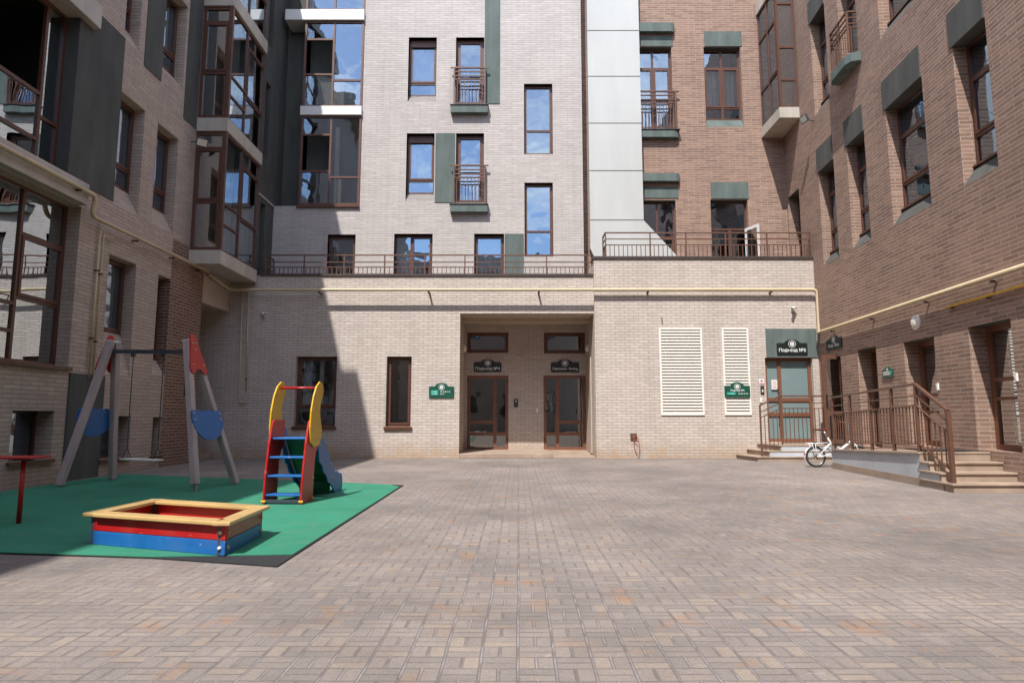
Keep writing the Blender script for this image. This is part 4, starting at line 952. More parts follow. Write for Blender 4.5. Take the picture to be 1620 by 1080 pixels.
def onw(pl, x, y, d): u, v = pl.uv(x, y, d); return tuple(pl.pt(u, d, v))
dP = -0.12
zL1 = LW.uv(60, 260, -0.26)[1]; zL2 = LW.uv(240, 387.5, dP)[1]
uj = LW.uv(150, 320, -0.2)[0]
a0 = LW.pt(3.0, -0.26, zL1); a1 = LW.pt(uj, -0.22, zL1); a2 = LW.pt(uj + 0.02, -0.14, zL2); a3 = LW.pt(16.0, dP, zL2)
br = [(LW.pt(u, -0.26, zL1 - 0.05), LW.pt(u, 0.0, zL1 - 0.05)) for u in (5.0, 7.5, 10.9)] + [(LW.pt(u, dP, zL2 - 0.05), LW.pt(u, 0.0, zL2 - 0.05)) for u in (12.9, 14.35, 15.6)]
pipe('gas_pipe', 'thick cream pipe sloping past the big windows and jogging down on the shaded left building', [elbow([a0, a1, a2, a3], 0.14)], 0.042, br)
# two thin risers dropping from it
d2 = -0.05
u1_, v1_ = LW.uv(160, 350, d2); u2_, v2_ = LW.uv(150, 543, d2); vb = LW.uv(144, 597, d2)[1]
pipe('gas_riser', 'thin cream riser pipe dropping from the jogging pipe to the grey stone panel', [[tuple(LW.pt(u1_, d2, zL2)), tuple(LW.pt(u1_, d2, vb))]], 0.018,
     [(LW.pt(u1_, d2 - .03, z), LW.pt(u1_, 0, z)) for z in (3.9, 2.6)])
u3_, v3_ = LW.uv(164, 372, d2)
pipe('gas_riser', 'thin cream riser pipe ending in a short bend beside the tall shaded window', [elbow([tuple(LW.pt(u3_ + 0.28, d2, v3_ - 0.02)), tuple(LW.pt(u3_, d2, v3_)), tuple(LW.pt(u3_, d2, vb + 0.02))], 0.05)], 0.018,
     [(LW.pt(u3_, d2 - .03, z), LW.pt(u3_, 0, z)) for z in (3.85, 2.55)])
# main run across the sunny block, down at the corner and along the right wing
zF = LF.uv(650, 460, -0.13)[1]
YP = 17.22
zR1 = RF.uv(1296, 526, -0.13)[1]; zR2 = RW.uv(1460, 472.5, -0.13)[1]
xc = RF.uv(1294.5, 500, -0.13)[0]
end = RW.pt(12.0, -0.10, zR2 + 0.02); cor = RW.pt(0.28, -0.10, zR2)
run = elbow([(XL + 0.12, 16.0, zL2 - 0.06), (XL + 0.14, YP - 0.05, zF), (-7.2, YP, zF), (xc, YP, zF), (xc, YP, zR2), tuple(cor), tuple(end)], 0.13)
br = [((LF.uv(x, 460)[0], YP, zF - 0.06), (LF.uv(x, 460)[0], 17.5, zF - 0.06)) for x in (509, 680, 852)] + [((LF.uv(x, 463)[0], YP, zF - 0.06), (LF.uv(x, 463)[0], 17.35, zF - 0.06)) for x in (1022, 1214)]
br += [(RW.pt(u, -0.10, zR2 - 0.06), RW.pt(u, 0, zR2 - 0.06)) for u in (1.1, 3.2, 5.35, 7.25)]
pipe('gas_pipe', 'long cream pipe crossing the sunlit entrance block and turning along the brown wall', [run], 0.046, br)
pipe('gas_riser', 'thin yellowed service pipe ending in a hook on the shaded beige wall', [elbow([onw(LF, 384, 448, -0.06), onw(LF, 379, 610, -0.06), onw(LF, 378.5, 636, -0.06), onw(LF, 388.5, 637, -0.06), onw(LF, 388.5, 628, -0.06)], 0.09),
     [onw(LF, 393, 462, -0.06), onw(LF, 389.2, 618, -0.06)]], 0.018, [(onw(LF, 389.5, 600, -0.08), onw(LF, 389.5, 600, 0))])
yp = [RW.uv(1497, 486, -0.06), RW.uv(1620, 450, -0.06)]
pipe('gas_riser', 'thin bright yellow pipe under the cream pipe on the brown wall', [[tuple(RW.pt(yp[0][0], -0.06, yp[0][1])), tuple(RW.pt(11.0, -0.06, yp[0][1] + 0.02))]], 0.020,
     [(RW.pt(u, -0.06, yp[0][1] - 0.03), RW.pt(u, 0, yp[0][1] - 0.03)) for u in (yp[0][0] + 0.12, yp[0][0] + 1.1)], mat='yellow_pipe')

# ================================================================== LOUVRES, SIGNS, CAMERAS, LAMPS, SMALL BOXES
for r, lab, n in ((lv1, 'wide white louvred vent grille in the sunny beige wall', 28), (lv2, 'narrow white louvred vent grille partly covered by a green sign', 28)):
    u0, u1, v0, v1 = r; w = u1 - u0; h = v1 - v0
    t = thing('vent_grille', lab, 'vent grille', (u0, 0, v0), plane=RF)
    s = MB().box(0, 0.045, -0.03, 0.05, 0, h); s.box(w - 0.045, w, -0.03, 0.05, 0, h); s.box(0.045, w - 0.045, -0.03, 0.05, 0, 0.045); s.box(0.045, w - 0.045, -0.03, 0.05, h - 0.045, h)
    obj('frame', s, M['louver'], t, bevel=0.004)
    s = MB(); p = (h - 0.09) / n
    for i in range(n):
        z = 0.045 + p * i
        s.hexa([(0.045, -0.022, z + 0.004), (w - 0.045, -0.022, z + 0.004), (w - 0.045, -0.018, z + 0.002), (0.045, -0.018, z + 0.002),
                (0.045, 0.03, z + p * 1.02), (w - 0.045, 0.03, z + p * 1.02), (w - 0.045, 0.034, z + p * 0.98), (0.045, 0.034, z + p * 0.98)])
        s.box(0.045, w - 0.045, -0.024, -0.02, z + 0.002, z + p * 0.62)
    obj('slats', s, M['louver'], t)
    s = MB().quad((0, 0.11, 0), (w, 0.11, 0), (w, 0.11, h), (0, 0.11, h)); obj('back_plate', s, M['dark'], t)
sign(NB, NB.R(749.8, 568, 793.4, 588.4), 'black', [('Подъезд №4', 0.148, 0, 0.17)], 'black arched sign reading Подъезд №4 above the left entrance door')
sign(NB, NB.R(871.4, 568, 916, 588.8), 'black', [('Парковка - Parking', 0.105, 0, 0.20)], 'black arched sign reading Парковка - Parking above the right entrance door')
sign(LF, LF.R(678.8, 605.2, 718.4, 629.3), 'signgreen', [('1 этаж', 0.066, -0.28, 0.375), ('2 этаж', 0.066, -0.28, 0.225), ('48, 49,50,51,52', 0.066, 0.15, 0.375), ('46, 47', 0.066, 0.02, 0.225)],
     'green arched sign with apartment numbers on the beige wall left of the recess', boxes=((-0.42, -0.13, 0.345, 0.505), (-0.42, -0.13, 0.20, 0.345)))
sign(RF, RF.R(1146, 604, 1186.2, 628, -0.04), 'signgreen', [('Подъезд №5', 0.092, 0, 0.395), ('2 этаж', 0.066, -0.24, 0.20), ('53, 54, 55, 56', 0.07, 0.22, 0.20)],
     'green arched sign Подъезд №5 mounted over the narrow louvred grille', boxes=((-0.42, -0.06, 0.165, 0.325),), d=-0.035)
sign(RF, RF.R(1228.7, 536.9, 1277, 560.6, -0.03), 'black', [('Подъезд №5', 0.148, 0, 0.19)], 'black arched sign reading Подъезд №5 on the green plaster panel', d=-0.022)
r = [RW.uv(1308.5, 548), RW.uv(1323.5, 544)]
r0 = RW.uv(1308.8, 556); r1 = RW.uv(1323.2, 537.5)
sign(RW, (RW.uv(1308.8, 548)[0] , RW.uv(1323.2, 545)[0] + 0.35, RW.uv(1309, 555.5)[1], RW.uv(1316, 531)[1]), 'black', [('Вход - Entry', 0.13, 0, 0.2)], 'black arched sign on the brown wall above the open door leaf')
g0_ = RW.uv(1398, 594); g1_ = RW.uv(1414, 588)
sign(RW, (g0_[0], g1_[0], RW.uv(1398.5, 598)[1], RW.uv(1407, 579)[1]), 'signgreen', [], 'small green arched sign on the brown wall above the platform balustrade', strips=((-0.42, 0.2, 0.42, 0.52), (-0.42, 0.25, 0.24, 0.34)), boxes=((0.22, 0.42, 0.3, 0.58),))
r = (LW.uv(291.5, 612)[0], LW.uv(297, 612)[0] + 0.05, LW.uv(294, 626)[1], LW.uv(294, 597)[1])
sign(LW, (LW.uv(290.5, 612)[0], LW.uv(297.5, 612)[0], r[2], r[3]), 'signgreen', [], 'green sign seen edge on at the shaded brown brick pier', d=-0.02)

def cctv(pl, x, y, label, ln=0.20, yaw=0.5):
    u, v = pl.uv(x, y, -0.15)
    t = thing('security_camera', label, 'camera', (u, 0, v), plane=pl)
    d = Vector((math.sin(yaw), -math.cos(yaw), -0.25)).normalized(); c = Vector((0, -0.14, 0))
    s = MB().tube([c - d * ln * 0.5, c + d * ln * 0.42, c + d * ln * 0.5], [0.036, 0.036, 0.030], 12); s.box(-0.045, 0.045, -0.14 - 0.0, -0.05, 0.03, 0.042)
    obj('housing', s, M['white'], t)
    s = MB().tube([c + d * ln * 0.5, c + d * ln * 0.53], 0.024, 10); obj('lens', s, M['black'], t)
    s = MB().tube([c + Vector((0, 0.02, -0.03)), (0, -0.03, -0.05), (0, 0.0, -0.05)], 0.014, 8); s.tube([(0, -0.014, -0.05), (0, 0.0, -0.05)], 0.04, 12); obj('mount', s, M['white'], t)
cctv(LF, 415.5, 496, 'white security camera on the shaded beige wall near the thin pipes', yaw=0.9)
cctv(RF, 1256, 487, 'white security camera on the sunny beige wall above the green panel', yaw=-0.9)
def flood(p, d, label):
    t = thing('floodlight', label, 'floodlight', p)
    d = Vector(d).normalized(); a = d.cross(Vector((0, 0, 1))).normalized(); b = a.cross(d)
    s = MB()
    def bx(w, h, y0, y1, m=0):
        s.hexa([d * y0 - a * w - b * h, d * y0 + a * w - b * h, d * y1 + a * w - b * h, d * y1 - a * w - b * h, d * y0 - a * w + b * h, d * y0 + a * w + b * h, d * y1 + a * w + b * h, d * y1 - a * w + b * h], m)
    bx(0.13, 0.10, 0.0, 0.05); bx(0.08, 0.06, -0.05, 0.0); obj('housing', s, M['dkmetal'], t)
    s = MB(); bx2 = s; s.hexa([d * .05 - a * .11 - b * .08, d * .05 + a * .11 - b * .08, d * .054 + a * .11 - b * .08, d * .054 - a * .11 - b * .08, d * .05 - a * .11 + b * .08, d * .05 + a * .11 + b * .08, d * .054 + a * .11 + b * .08, d * .054 - a * .11 + b * .08]); obj('lens', s, M['lampglass'], t)
    return t
u, v = LW.uv(311, 222, -0.2)
t = flood(tuple(LW.pt(14.95, -0.28, v)), (0.5, -0.6, -0.55), 'small dark floodlight on the shaded left wall beside the glazed bay')
s = MB().tube([(0, 0, 0), (-0.28, 0.02, 0.02)], 0.014, 8); obj('arm', s, M['dkmetal'], t)
u, v = RW.uv(1273, 188, -0.25)
t = flood(tuple(RW.pt(u, -0.25, v)), (-0.85, -0.25, -0.45), 'grey floodlight on the brown wall beside the corner bay')
s = MB().tube([(0, 0, 0), (0.16, 0.0, -0.05), (0.26, 0.02, -0.05)], 0.014, 8); obj('arm', s, M['dkmetal'], t)
def wall_lamp(pl, u, v, label, d=0.0, r=0.125):
    t = thing('wall_lamp', label, 'lamp', (u, d, v), plane=pl)
    s = MB(); n = 20
    def ring(rr, y): return [(rr * math.cos(2 * math.pi * i / n), y, rr * math.sin(2 * math.pi * i / n)) for i in range(n)]
    prof = [(r, 0.0), (r, -0.03), (r * 0.92, -0.04), (r * 0.80, -0.04)]
    for (r0, y0), (r1, y1) in zip(prof[:-1], prof[1:]):
        A, B = ring(r0, y0), ring(r1, y1)
        for i in range(n): s.quad(A[i], A[(i + 1) % n], B[(i + 1) % n], B[i], sm=True)
    obj('rim', s, M['louver'], t)
    s = MB(); prof = [(r * 0.80, -0.038), (r * 0.72, -0.06), (r * 0.5, -0.078), (r * 0.2, -0.086), (0.002, -0.087)]
    for (r0, y0), (r1, y1) in zip(prof[:-1], prof[1:]):
        A, B = ring(r0, y0), ring(r1, y1)
        for i in range(n): s.quad(A[i], A[(i + 1) % n], B[(i + 1) % n], B[i], sm=True)
    obj('shade', s, M['lampglass'], t)
u, v = RW.uv(1450, 510); wall_lamp(RW, u, v, 'round bulkhead lamp on the brown wall above the platform', r=0.15)
NL = Plane(ni[0], 0, math.pi / 2); NR = Plane(ni[1], 0, -math.pi / 2)
wall_lamp(NL, 18.95, NB.uv(736, 551)[1] * 0.98, 'round lamp on the left side wall of the entrance recess'); wall_lamp(NR, -18.95, NB.uv(736, 551)[1] * 0.98, 'round lamp on the right side wall of the entrance recess')
def panel_box(name, pl, rect, label, cat, mat, t=0.03, parts=()):
    u0, u1, v0, v1 = rect; w = u1 - u0; h = v1 - v0
    o = thing(name, label, cat, (u0, 0, v0), plane=pl)
    s = MB().box(0, w, -t, 0, 0, h); obj('plate', s, M[mat], o, bevel=0.004)
    for (pn, x0, x1, z0, z1, m) in parts:
        s = MB().box(x0 * w, x1 * w, -t - 0.004, -t + 0.001, z0 * h, z1 * h); obj(pn, s, M[m], o)
    return o
panel_box('intercom', NB, NB.R(813, 631, 819.6, 643.8), 'dark intercom panel on the brick between the two recessed doors', 'intercom', 'black', parts=(('screen', 0.25, 0.75, 0.62, 0.85, 'steel'), ('keypad', 0.25, 0.75, 0.15, 0.5, 'dkmetal')))
panel_box('door_button', NB, NB.R(848.4, 646, 851, 652.3), 'small cream exit button left of the right recessed door', 'button', 'louver', parts=(('button', 0.25, 0.75, 0.3, 0.6, 'white'),))
panel_box('intercom', RF, RF.R(1203, 610.2, 1208.4, 622.4), 'dark rounded intercom panel left of the green film door', 'intercom', 'black', parts=(('screen', 0.25, 0.75, 0.6, 0.8, 'steel'), ('keypad', 0.28, 0.72, 0.2, 0.5, 'white')))
panel_box('door_button', RF, RF.R(1202, 628.8, 1205.2, 636.5), 'cream switch plate below the dark rounded intercom', 'button', 'louver', parts=(('button', 0.25, 0.75, 0.3, 0.6, 'white'),))
o = panel_box('camera_notice', RF, RF.R(1200.8, 599, 1209, 607.8), 'white notice with black camera pictogram and pink strip', 'notice', 'white', 0.006, parts=(('pictogram', 0.3, 0.65, 0.52, 0.70, 'black'), ('notice_print', 0.08, 0.92, 0.04, 0.26, 'pink')))
for (x, y, lab) in ((1484.5, 611.5, 'cream switch plate on the brown wall beside the middle glass door'), (1609, 596.5, 'cream switch plate on the brown wall beside the nearest glass door')):
    u, v = RW.uv(x, y); panel_box('door_button', RW, (u - 0.03, u + 0.03, v - 0.065, v + 0.065), lab, 'button', 'louver', parts=(('button', 0.25, 0.75, 0.3, 0.6, 'white'),))
o = panel_box('socket_box', RF, RF.R(997, 685.3, 1007, 693.8), 'dark metal outlet box with an orange cable loop low on the beige wall', 'outlet box', 'bracket', 0.05)
s = MB(); 
cl = [(0.08, -0.06, 0.10), (0.085, -0.07, 0.0), (0.09, -0.06, -0.16), (0.13, -0.05, -0.33), (0.20, -0.05, -0.43), (0.235, -0.05, -0.33), (0.225, -0.06, -0.1), (0.20, -0.07, 0.03), (0.12, -0.07, 0.07), (0.09, -0.065, 0.04), (0.12, -0.07, -0.03), (0.20, -0.07, -0.09)]
sm = []
for i in range(len(cl) - 1):
    a, b = Vector(cl[i]), Vector(cl[i + 1]); pa_ = Vector(cl[max(0, i - 1)]); pb_ = Vector(cl[min(len(cl) - 1, i + 2)])
    for j in range(4):
        f = j / 4; sm.append(tuple(0.5 * ((2 * a) + (b - pa_) * f + (2 * pa_ - 5 * a + 4 * b - pb_) * f * f + (-pa_ + 3 * a - 3 * b + pb_) * f ** 3)))
s.tube(sm, 0.008, 8); obj('cable', s, M['orange'], o)
u, v = RF.uv(1046.5, 503)
t = thing('wall_hook', 'tiny dark metal hook above the wide louvred grille', 'hook', (u, 0, v), plane=RF)
s = MB().tube([(0, 0, 0), (0, -0.05, 0), (0, -0.05, -0.10)], 0.012, 8); obj('hook', s, M['bracket'], t)

# ================================================================== PLAYGROUND
mz = 0.012
A = gz(640, 768); B = gz(440, 897); Cc = gz(178, 751)
rub = [(-1.805, A[1]), (-7.722, 12.672), (-7.722, 5.096), (-4.3, 5.494), (-2.95, 5.324), (-1.805, 5.03)]
g1 = [(-2.05, A[1] - 0.02 + 0.08), (-7.72, 12.67), (-7.72, 5.1), (-4.3, 5.50), (-2.95, 5.33), (-1.822, 5.42), (-1.822, A[1] - 0.3)]
t = thing('playground_mat', 'green rubber playground mat with black edging under the play equipment', 'rubber mat', (-4.5, 8.5, 0))
def cc(p): return [(x + 4.5, y - 8.5) for x, y in p]
obj('edging', MB().prism(cc(rub)[::-1], lambda a, c, z: (a, c, z), 0.012, 0.0), M['rubber'], t)
obj('surface', MB().prism(cc(g1)[::-1], lambda a, c, z: (a, c, z), 0.017, 0.003), M['matgreen'], t)
GM = 0.017

# sandbox
zt = 0.297
RIM = [Vector((*gz(x, y, zt), 0)) for x, y in ((132.5, 810), (362.5, 825), (427, 799.5), (241, 788.5))]
cR = (RIM[0] + RIM[1] + RIM[2] + RIM[3]) / 4
FL, FR, BR, BL_ = [cR + (p - cR) * (1 - 0.062 / (p - cR).length) for p in RIM]
t = thing('sandbox', 'square wooden sandbox with red and blue boards and a pale timber rim', 'sandbox', (FR + FL + BL_ + BR) / 4)
c0 = (FR + FL + BL_ + BR) / 4
cs = [p - c0 for p in (FL, FR, BR, BL_)]
for i in range(4):
    a, b = cs[i], cs[(i + 1) % 4]; e = (b - a).normalized(); inn = Vector((-e.y, e.x, 0))
    for z0, z1, m in ((GM, 0.135, 'blue'), (0.138, 0.262, 'red')):
        over = 0.0 if i % 2 == 0 else -0.031
        mb = MB().beam(a - e * over + inn * 0.015 + Vector((0, 0, (z0 + z1) / 2)), b + e * over + inn * 0.015 + Vector((0, 0, (z0 + z1) / 2)), 0.03, z1 - z0)
        obj('board', mb, M[m], t, bevel=0.005)
    mb = MB()
    for p in ((b - e * 0.05,) if i == 0 else (a + e * 0.05, b - e * 0.05)):
        for z in (0.075, 0.20): mb.ball(tuple(p - inn * 0.004 + Vector((0, 0, z))), 0.017, 0, 10, 6, (1, 1, 1))
    obj('bolt_cap', mb, M['tan'] if i else M['louver'], t)
for i in range(4):
    a, b = cs[i], cs[(i + 1) % 4]; e = (b - a).normalized(); inn = Vector((-e.y, e.x, 0))
    k = 0.055 if i % 2 == 0 else 0.06
    ext0 = -0.075 if i % 2 == 0 else 0.05
    mb = MB().beam(a - e * ext0 + inn * 0.02 + Vector((0, 0, 0.280)), b + e * ext0 + inn * 0.02 + Vector((0, 0, 0.280)), 0.145, 0.034)
    obj('rim_board', mb, M['tan'], t, bevel=0.008)
mb = MB()
for p in cs:
    q_ = p * 0.94; mb.beam(q_ + Vector((0, 0, GM)), q_ + Vector((0, 0, 0.262)), 0.05, 0.05)
obj('corner_post', mb, M['dkmetal'], t)
s = MB().quad(*[tuple(p * 0.965 + Vector((0, 0, 0.15))) for p in cs]); obj('sand', s, plain('sand', (0.34, 0.25, 0.16), 0.95, var=0.3, scale=8, bump=0.5), t)

# swing
L0 = Vector((*gz(93.5, 771), 0)); L1 = Vector((*gz(177, 760), 0)); R0 = Vector((*gz(308, 779), 0)); R1 = Vector((*gz(372.5, 767), 0))
axis = None
LT = Vector((-6.93, 10.92, 2.44)); RT = Vector((-5.23, 10.18, 2.36))
sc = (L0 + L1 + R0 + R1) / 4
t = thing('swing', 'timber A-frame swing with red and blue side plates and one hanging seat', 'swing', sc)
ax = (RT - LT).normalized()
for (b0, b1, T, sgn) in ((L0, L1, LT, -1), (R0, R1, RT, 1)):
    fy = (b1 - b0).normalized()
    for b, s_ in ((b0, -1), (b1, 1)):
        top = T + fy * s_ * 0.055 + Vector((0, 0, 0)); bot = b + Vector((0, 0, GM + (0.10 if b is R0 else 0.015)))
        mb = MB().beam(bot - sc, top - sc, 0.105, 0.105, up=fy)
        o = obj('post', mb, M['wood'], t, bevel=0.012)
        dd = (bot - top).normalized()
        mb = MB().beam(bot - sc - dd * 0.02, b + Vector((0, 0, 0.0)) - sc, 0.05, 0.05); obj('metal_foot', mb, M['steel'], o)
        mb = MB(); w_ = 0.056; mb.beam(top - sc - dd * 0.004, top - sc + dd * 0.012, 0.112, 0.112, up=fy); obj('post_cap', mb, M['white'], o)
    # plates lie on the outer face of the frame
    n_ = ((b0 + b1) / 2 - T).normalized(); out = fy.cross(n_).normalized()
    if out.dot(ax) * sgn < 0: out = -out
    dn = n_
    Lh = ((b0 + b1) / 2 - T).length
    half = (b1 - b0).length / 2
    def P(a, c, d): return tuple(T + fy * a + dn * c + out * (0.055 + d) - sc)
    red = [(-0.03, -0.10), (0.03, -0.10), (0.075, -0.03), (0.13, 0.2), (0.205, 0.44), (0.21, 0.52), (0.165, 0.565), (0.10, 0.55), (0.04, 0.49), (-0.04, 0.49), (-0.10, 0.55), (-0.165, 0.565), (-0.21, 0.52), (-0.205, 0.44), (-0.13, 0.2), (-0.075, -0.03)]
    mb = MB().prism(red, P, 0.0, 0.022); o = obj('red_plate', mb, M['red'], t, bevel=0.004)
    mb = MB()
    for a, c in ((-0.04, 0.06), (0.04, 0.06), (0, 0.17), (-0.13, 0.42), (0.13, 0.42)): mb.ball(P(a, c, 0.024), 0.018, 0, 8, 4)
    obj('bolt_cap', mb, M['tan'], o)
    hb = half * 1.02
    blue = []
    c0_ = Lh * 0.49
    wb = half * 0.49 + 0.12
    nS = 6
    for i in range(nS):
        for j in range(4):
            a = -wb + 2 * wb * (i + j / 4) / nS; blue.append((a, c0_ - 0.03 * math.sin(math.pi * j / 4) + 0.0))
    blue.append((wb, c0_))
    for i in range(1, 16):
        q0 = math.pi * i / 16; blue.append((wb * 1.04 * math.cos(q0) ** 1.0 if True else 0, c0_ + 0.04 + 0.42 * math.sin(q0) ** 0.8))
    mb = MB().prism(blue, P, 0.0, 0.022); o = obj('blue_plate', mb, M['blue'], t, bevel=0.004)
    mb = MB()
    for sx in (-1, 1):
        for c in (0.03, 0.13): mb.ball(P(sx * wb * 0.86, c0_ + c, 0.024), 0.018, 0, 8, 4)
    obj('bolt_cap', mb, M['tan'], o)
bz = 2.26
mb = MB().beam(Vector((LT.x, LT.y, 2.26)) - sc, Vector((RT.x, RT.y, 2.18)) - sc, 0.06, 0.065); obj('cross_beam', mb, M['dkmetal'], t)
bax = Vector((RT.x - LT.x, RT.y - LT.y, 0)); 
pts_s = []
for f in (0.29, 0.69):
    p = Vector((LT.x, LT.y, 2.26 - 0.08 * f)) + bax * f - sc; pts_s.append(p)
    mb = MB(); mb.box(p.x - 0.03, p.x + 0.03, p.y - 0.03, p.y + 0.03, p.z - 0.09, p.z - 0.03); obj('hanger', mb, M['chain'], t)
seat_z = 0.44
mb = MB(); bd = bax.normalized(); sa = pts_s[0] - bd * 0.04; sb = pts_s[1] + bd * 0.02
so_ = Vector(((sa + sb) / 2).xy.to_3d()) + Vector((0, 0, seat_z))
mb = MB().beam(Vector((sa.x, sa.y, seat_z)) - so_, Vector((sb.x, sb.y, seat_z)) - so_, 0.20, 0.028); st = obj('seat', mb, M['louver'], t, loc=so_, bevel=0.008)
for p in pts_s:
    mb = MB(); top = Vector((p.x, p.y, p.z - 0.08)) - so_; bot = Vector((p.x, p.y, seat_z + 0.30)) - so_
    mb.tube([top, bot], 0.008, 6)
    for i in range(60):
        z = bot.z + (top.z - bot.z) * i / 60; mb.ball((top.x, top.y, z), 0.012, 0, 5, 3, (1, 1, 1.3) if i % 2 else (0.6, 1.2, 1.3))
    for sx in (-1, 1): mb.tube([bot, bot + Vector((0.0, 0, -0.1)), Vector((bot.x + bd.y * 0.08 * sx, bot.y - bd.x * 0.08 * sx, 0.0))], 0.007, 6)
    obj('chain', mb, M['chain'], st)

# slide
def slide():
    base = Vector((-2.98, 8.36, 0)); rz = math.radians(-3)
    t = thing('slide', 'small playground slide with red ladder sides, blue steps and yellow rails', 'slide', base, rz)
    W2 = 0.248
    def side(pts, x0, x1, mat, name, bev=0.006):
        return obj(name, MB().prism(pts, lambda y, z, x: (x, y, z), x0, x1), M[mat], t, bevel=bev)
    red = [(0.0, GM), (0.40, GM), (0.415, 0.30), (0.43, 0.55), (0.48, 0.68), (0.57, 0.74), (0.58, 1.07), (0.55, 1.10), (0.22, 1.10), (0.18, 1.07), (0.10, 0.80), (0.03, 0.40)]
    yel = [(0.19, 0.80), (0.33, 0.735), (0.52, 0.76), (0.60, 0.86), (0.615, 0.95), (0.54, 1.10), (0.505, 1.22), (0.53, 1.34), (0.61, 1.44), (0.62, 1.54), (0.57, 1.61), (0.47, 1.63), (0.35, 1.56), (0.25, 1.42), (0.18, 1.22), (0.16, 1.0)]
    for sx in (-1, 1):
        x0 = sx * W2; o = side(red, x0 - 0.014, x0 + 0.014, 'red', 'ladder_side')
        xx = x0 + sx * 0.026; y_ = side(yel, xx - 0.011, xx + 0.011, 'yellow', 'side_rail')
        mb = MB()
        for (a, c) in ((0.32, 0.83), (0.40, 0.83), (0.48, 0.83), (0.24, 1.02), (0.50, 1.03), (0.56, 0.92), (0.52, 1.52), (0.56, 1.55)): mb.ball((xx + sx * 0.011, a, c), 0.013, 0, 8, 4)
        obj('bolt_cap', mb, M['tan'], y_)
        mb = MB()
        for (a, c) in ((0.01, 0.05), (0.39, 0.05), (0.37, 0.32)):
            mb.ball((x0 + sx * 0.014, a, c), 0.02, 0, 8, 4); mb.ball((x0 - sx * 0.014, a, c), 0.02, 0, 8, 4)
        obj('bolt_cap', mb, M['yellow'], o)
    for z, y0, y1 in ((0.13, 0.03, 0.24), (0.37, 0.06, 0.25), (0.61, 0.10, 0.28), (0.855, 0.17, 0.58)):
        obj('step', MB().box(-W2 + 0.016, W2 - 0.016, y0, y1, z - 0.012, z + 0.012), M['blue'], t, bevel=0.005)
    obj('cross_bar', MB().tube([(-W2 - 0.02, 0.46, 1.54), (W2 + 0.02, 0.46, 1.54)], 0.017, 12), M['red'], t)
    obj('foot_bar', MB().box(-W2 + 0.016, W2 - 0.016, 0.02, 0.05, 0.035, 0.075), M['dkmetal'], t)
    # chute
    prof = [(0.58, 0.845), (0.64, 0.80), (0.78, 0.60), (1.02, 0.35), (1.26, 0.17), (1.45, 0.13), (1.62, 0.12)]
    mb = MB()
    for (y0, z0), (y1, z1) in zip(prof[:-1], prof[1:]):
        mb.hexa([(-W2 + 0.02, y0, z0 - 0.02), (W2 - 0.02, y0, z0 - 0.02), (W2 - 0.02, y1, z1 - 0.02), (-W2 + 0.02, y1, z1 - 0.02), (-W2 + 0.02, y0, z0), (W2 - 0.02, y0, z0), (W2 - 0.02, y1, z1), (-W2 + 0.02, y1, z1)])
    obj('chute', mb, M['slidegreen'], t)
    mb = MB().hexa([(-W2 + 0.02, 1.18, 0.02), (W2 - 0.02, 1.18, 0.02), (W2 - 0.02, 1.20, 0.02), (-W2 + 0.02, 1.20, 0.02), (-W2 + 0.02, 1.16, 0.20), (W2 - 0.02, 1.16, 0.20), (W2 - 0.02, 1.18, 0.20), (-W2 + 0.02, 1.18, 0.20)]); obj('back_panel', mb, M['slidegreen'], t)
    top = [(0.56, 0.98), (0.60, 1.01), (0.65, 0.97), (0.70, 0.86), (0.82, 0.78), (0.90, 0.68), (1.02, 0.60), (1.08, 0.50), (1.22, 0.42), (1.30, 0.33), (1.42, 0.33), (1.50, 0.28), (1.58, 0.29), (1.64, 0.24), (1.67, 0.14), (1.65, GM)]
    bot = [(1.30, GM), (1.22, 0.10), (1.10, 0.17), (1.00, 0.20), (0.92, 0.30), (0.80, 0.36), (0.74, 0.46), (0.62, 0.52), (0.59, 0.66), (0.57, 0.72), (0.56, 0.80)]
    for sx in (-1, 1):
        xx = sx * (W2 + 0.0); o = side(list(reversed(top + bot)), xx - 0.011, xx + 0.011, 'blue', 'chute_side', 0.004)
        mb = MB()
        for (a, c) in ((0.60, 0.75), (0.88, 0.44), (1.25, 0.22)): mb.ball((xx - sx * 0.012, a, c), 0.015, 0, 8, 4); mb.ball((xx + sx * 0.012, a, c), 0.015, 0, 8, 4)
        obj('bolt_cap', mb, M['yellow'], o)
    return t
slide()
# red post table at the frame's edge
p = gz(29, 830)
t = thing('post_table', 'red metal play table on a single post at the mat edge', 'table', (p[0], p[1], 0))
obj('tabletop', MB().box(-0.75, 0.18, -0.16, 0.16, 0.700, 0.722), M['red'], t, bevel=0.008)
obj('post', MB().tube([(0, 0, GM), (0, 0, 0.70)], 0.024, 14), M['red'], t)
obj('bracket', MB().box(-0.10, 0.10, -0.03, 0.03, 0.675, 0.699), M['dkmetal'], t)

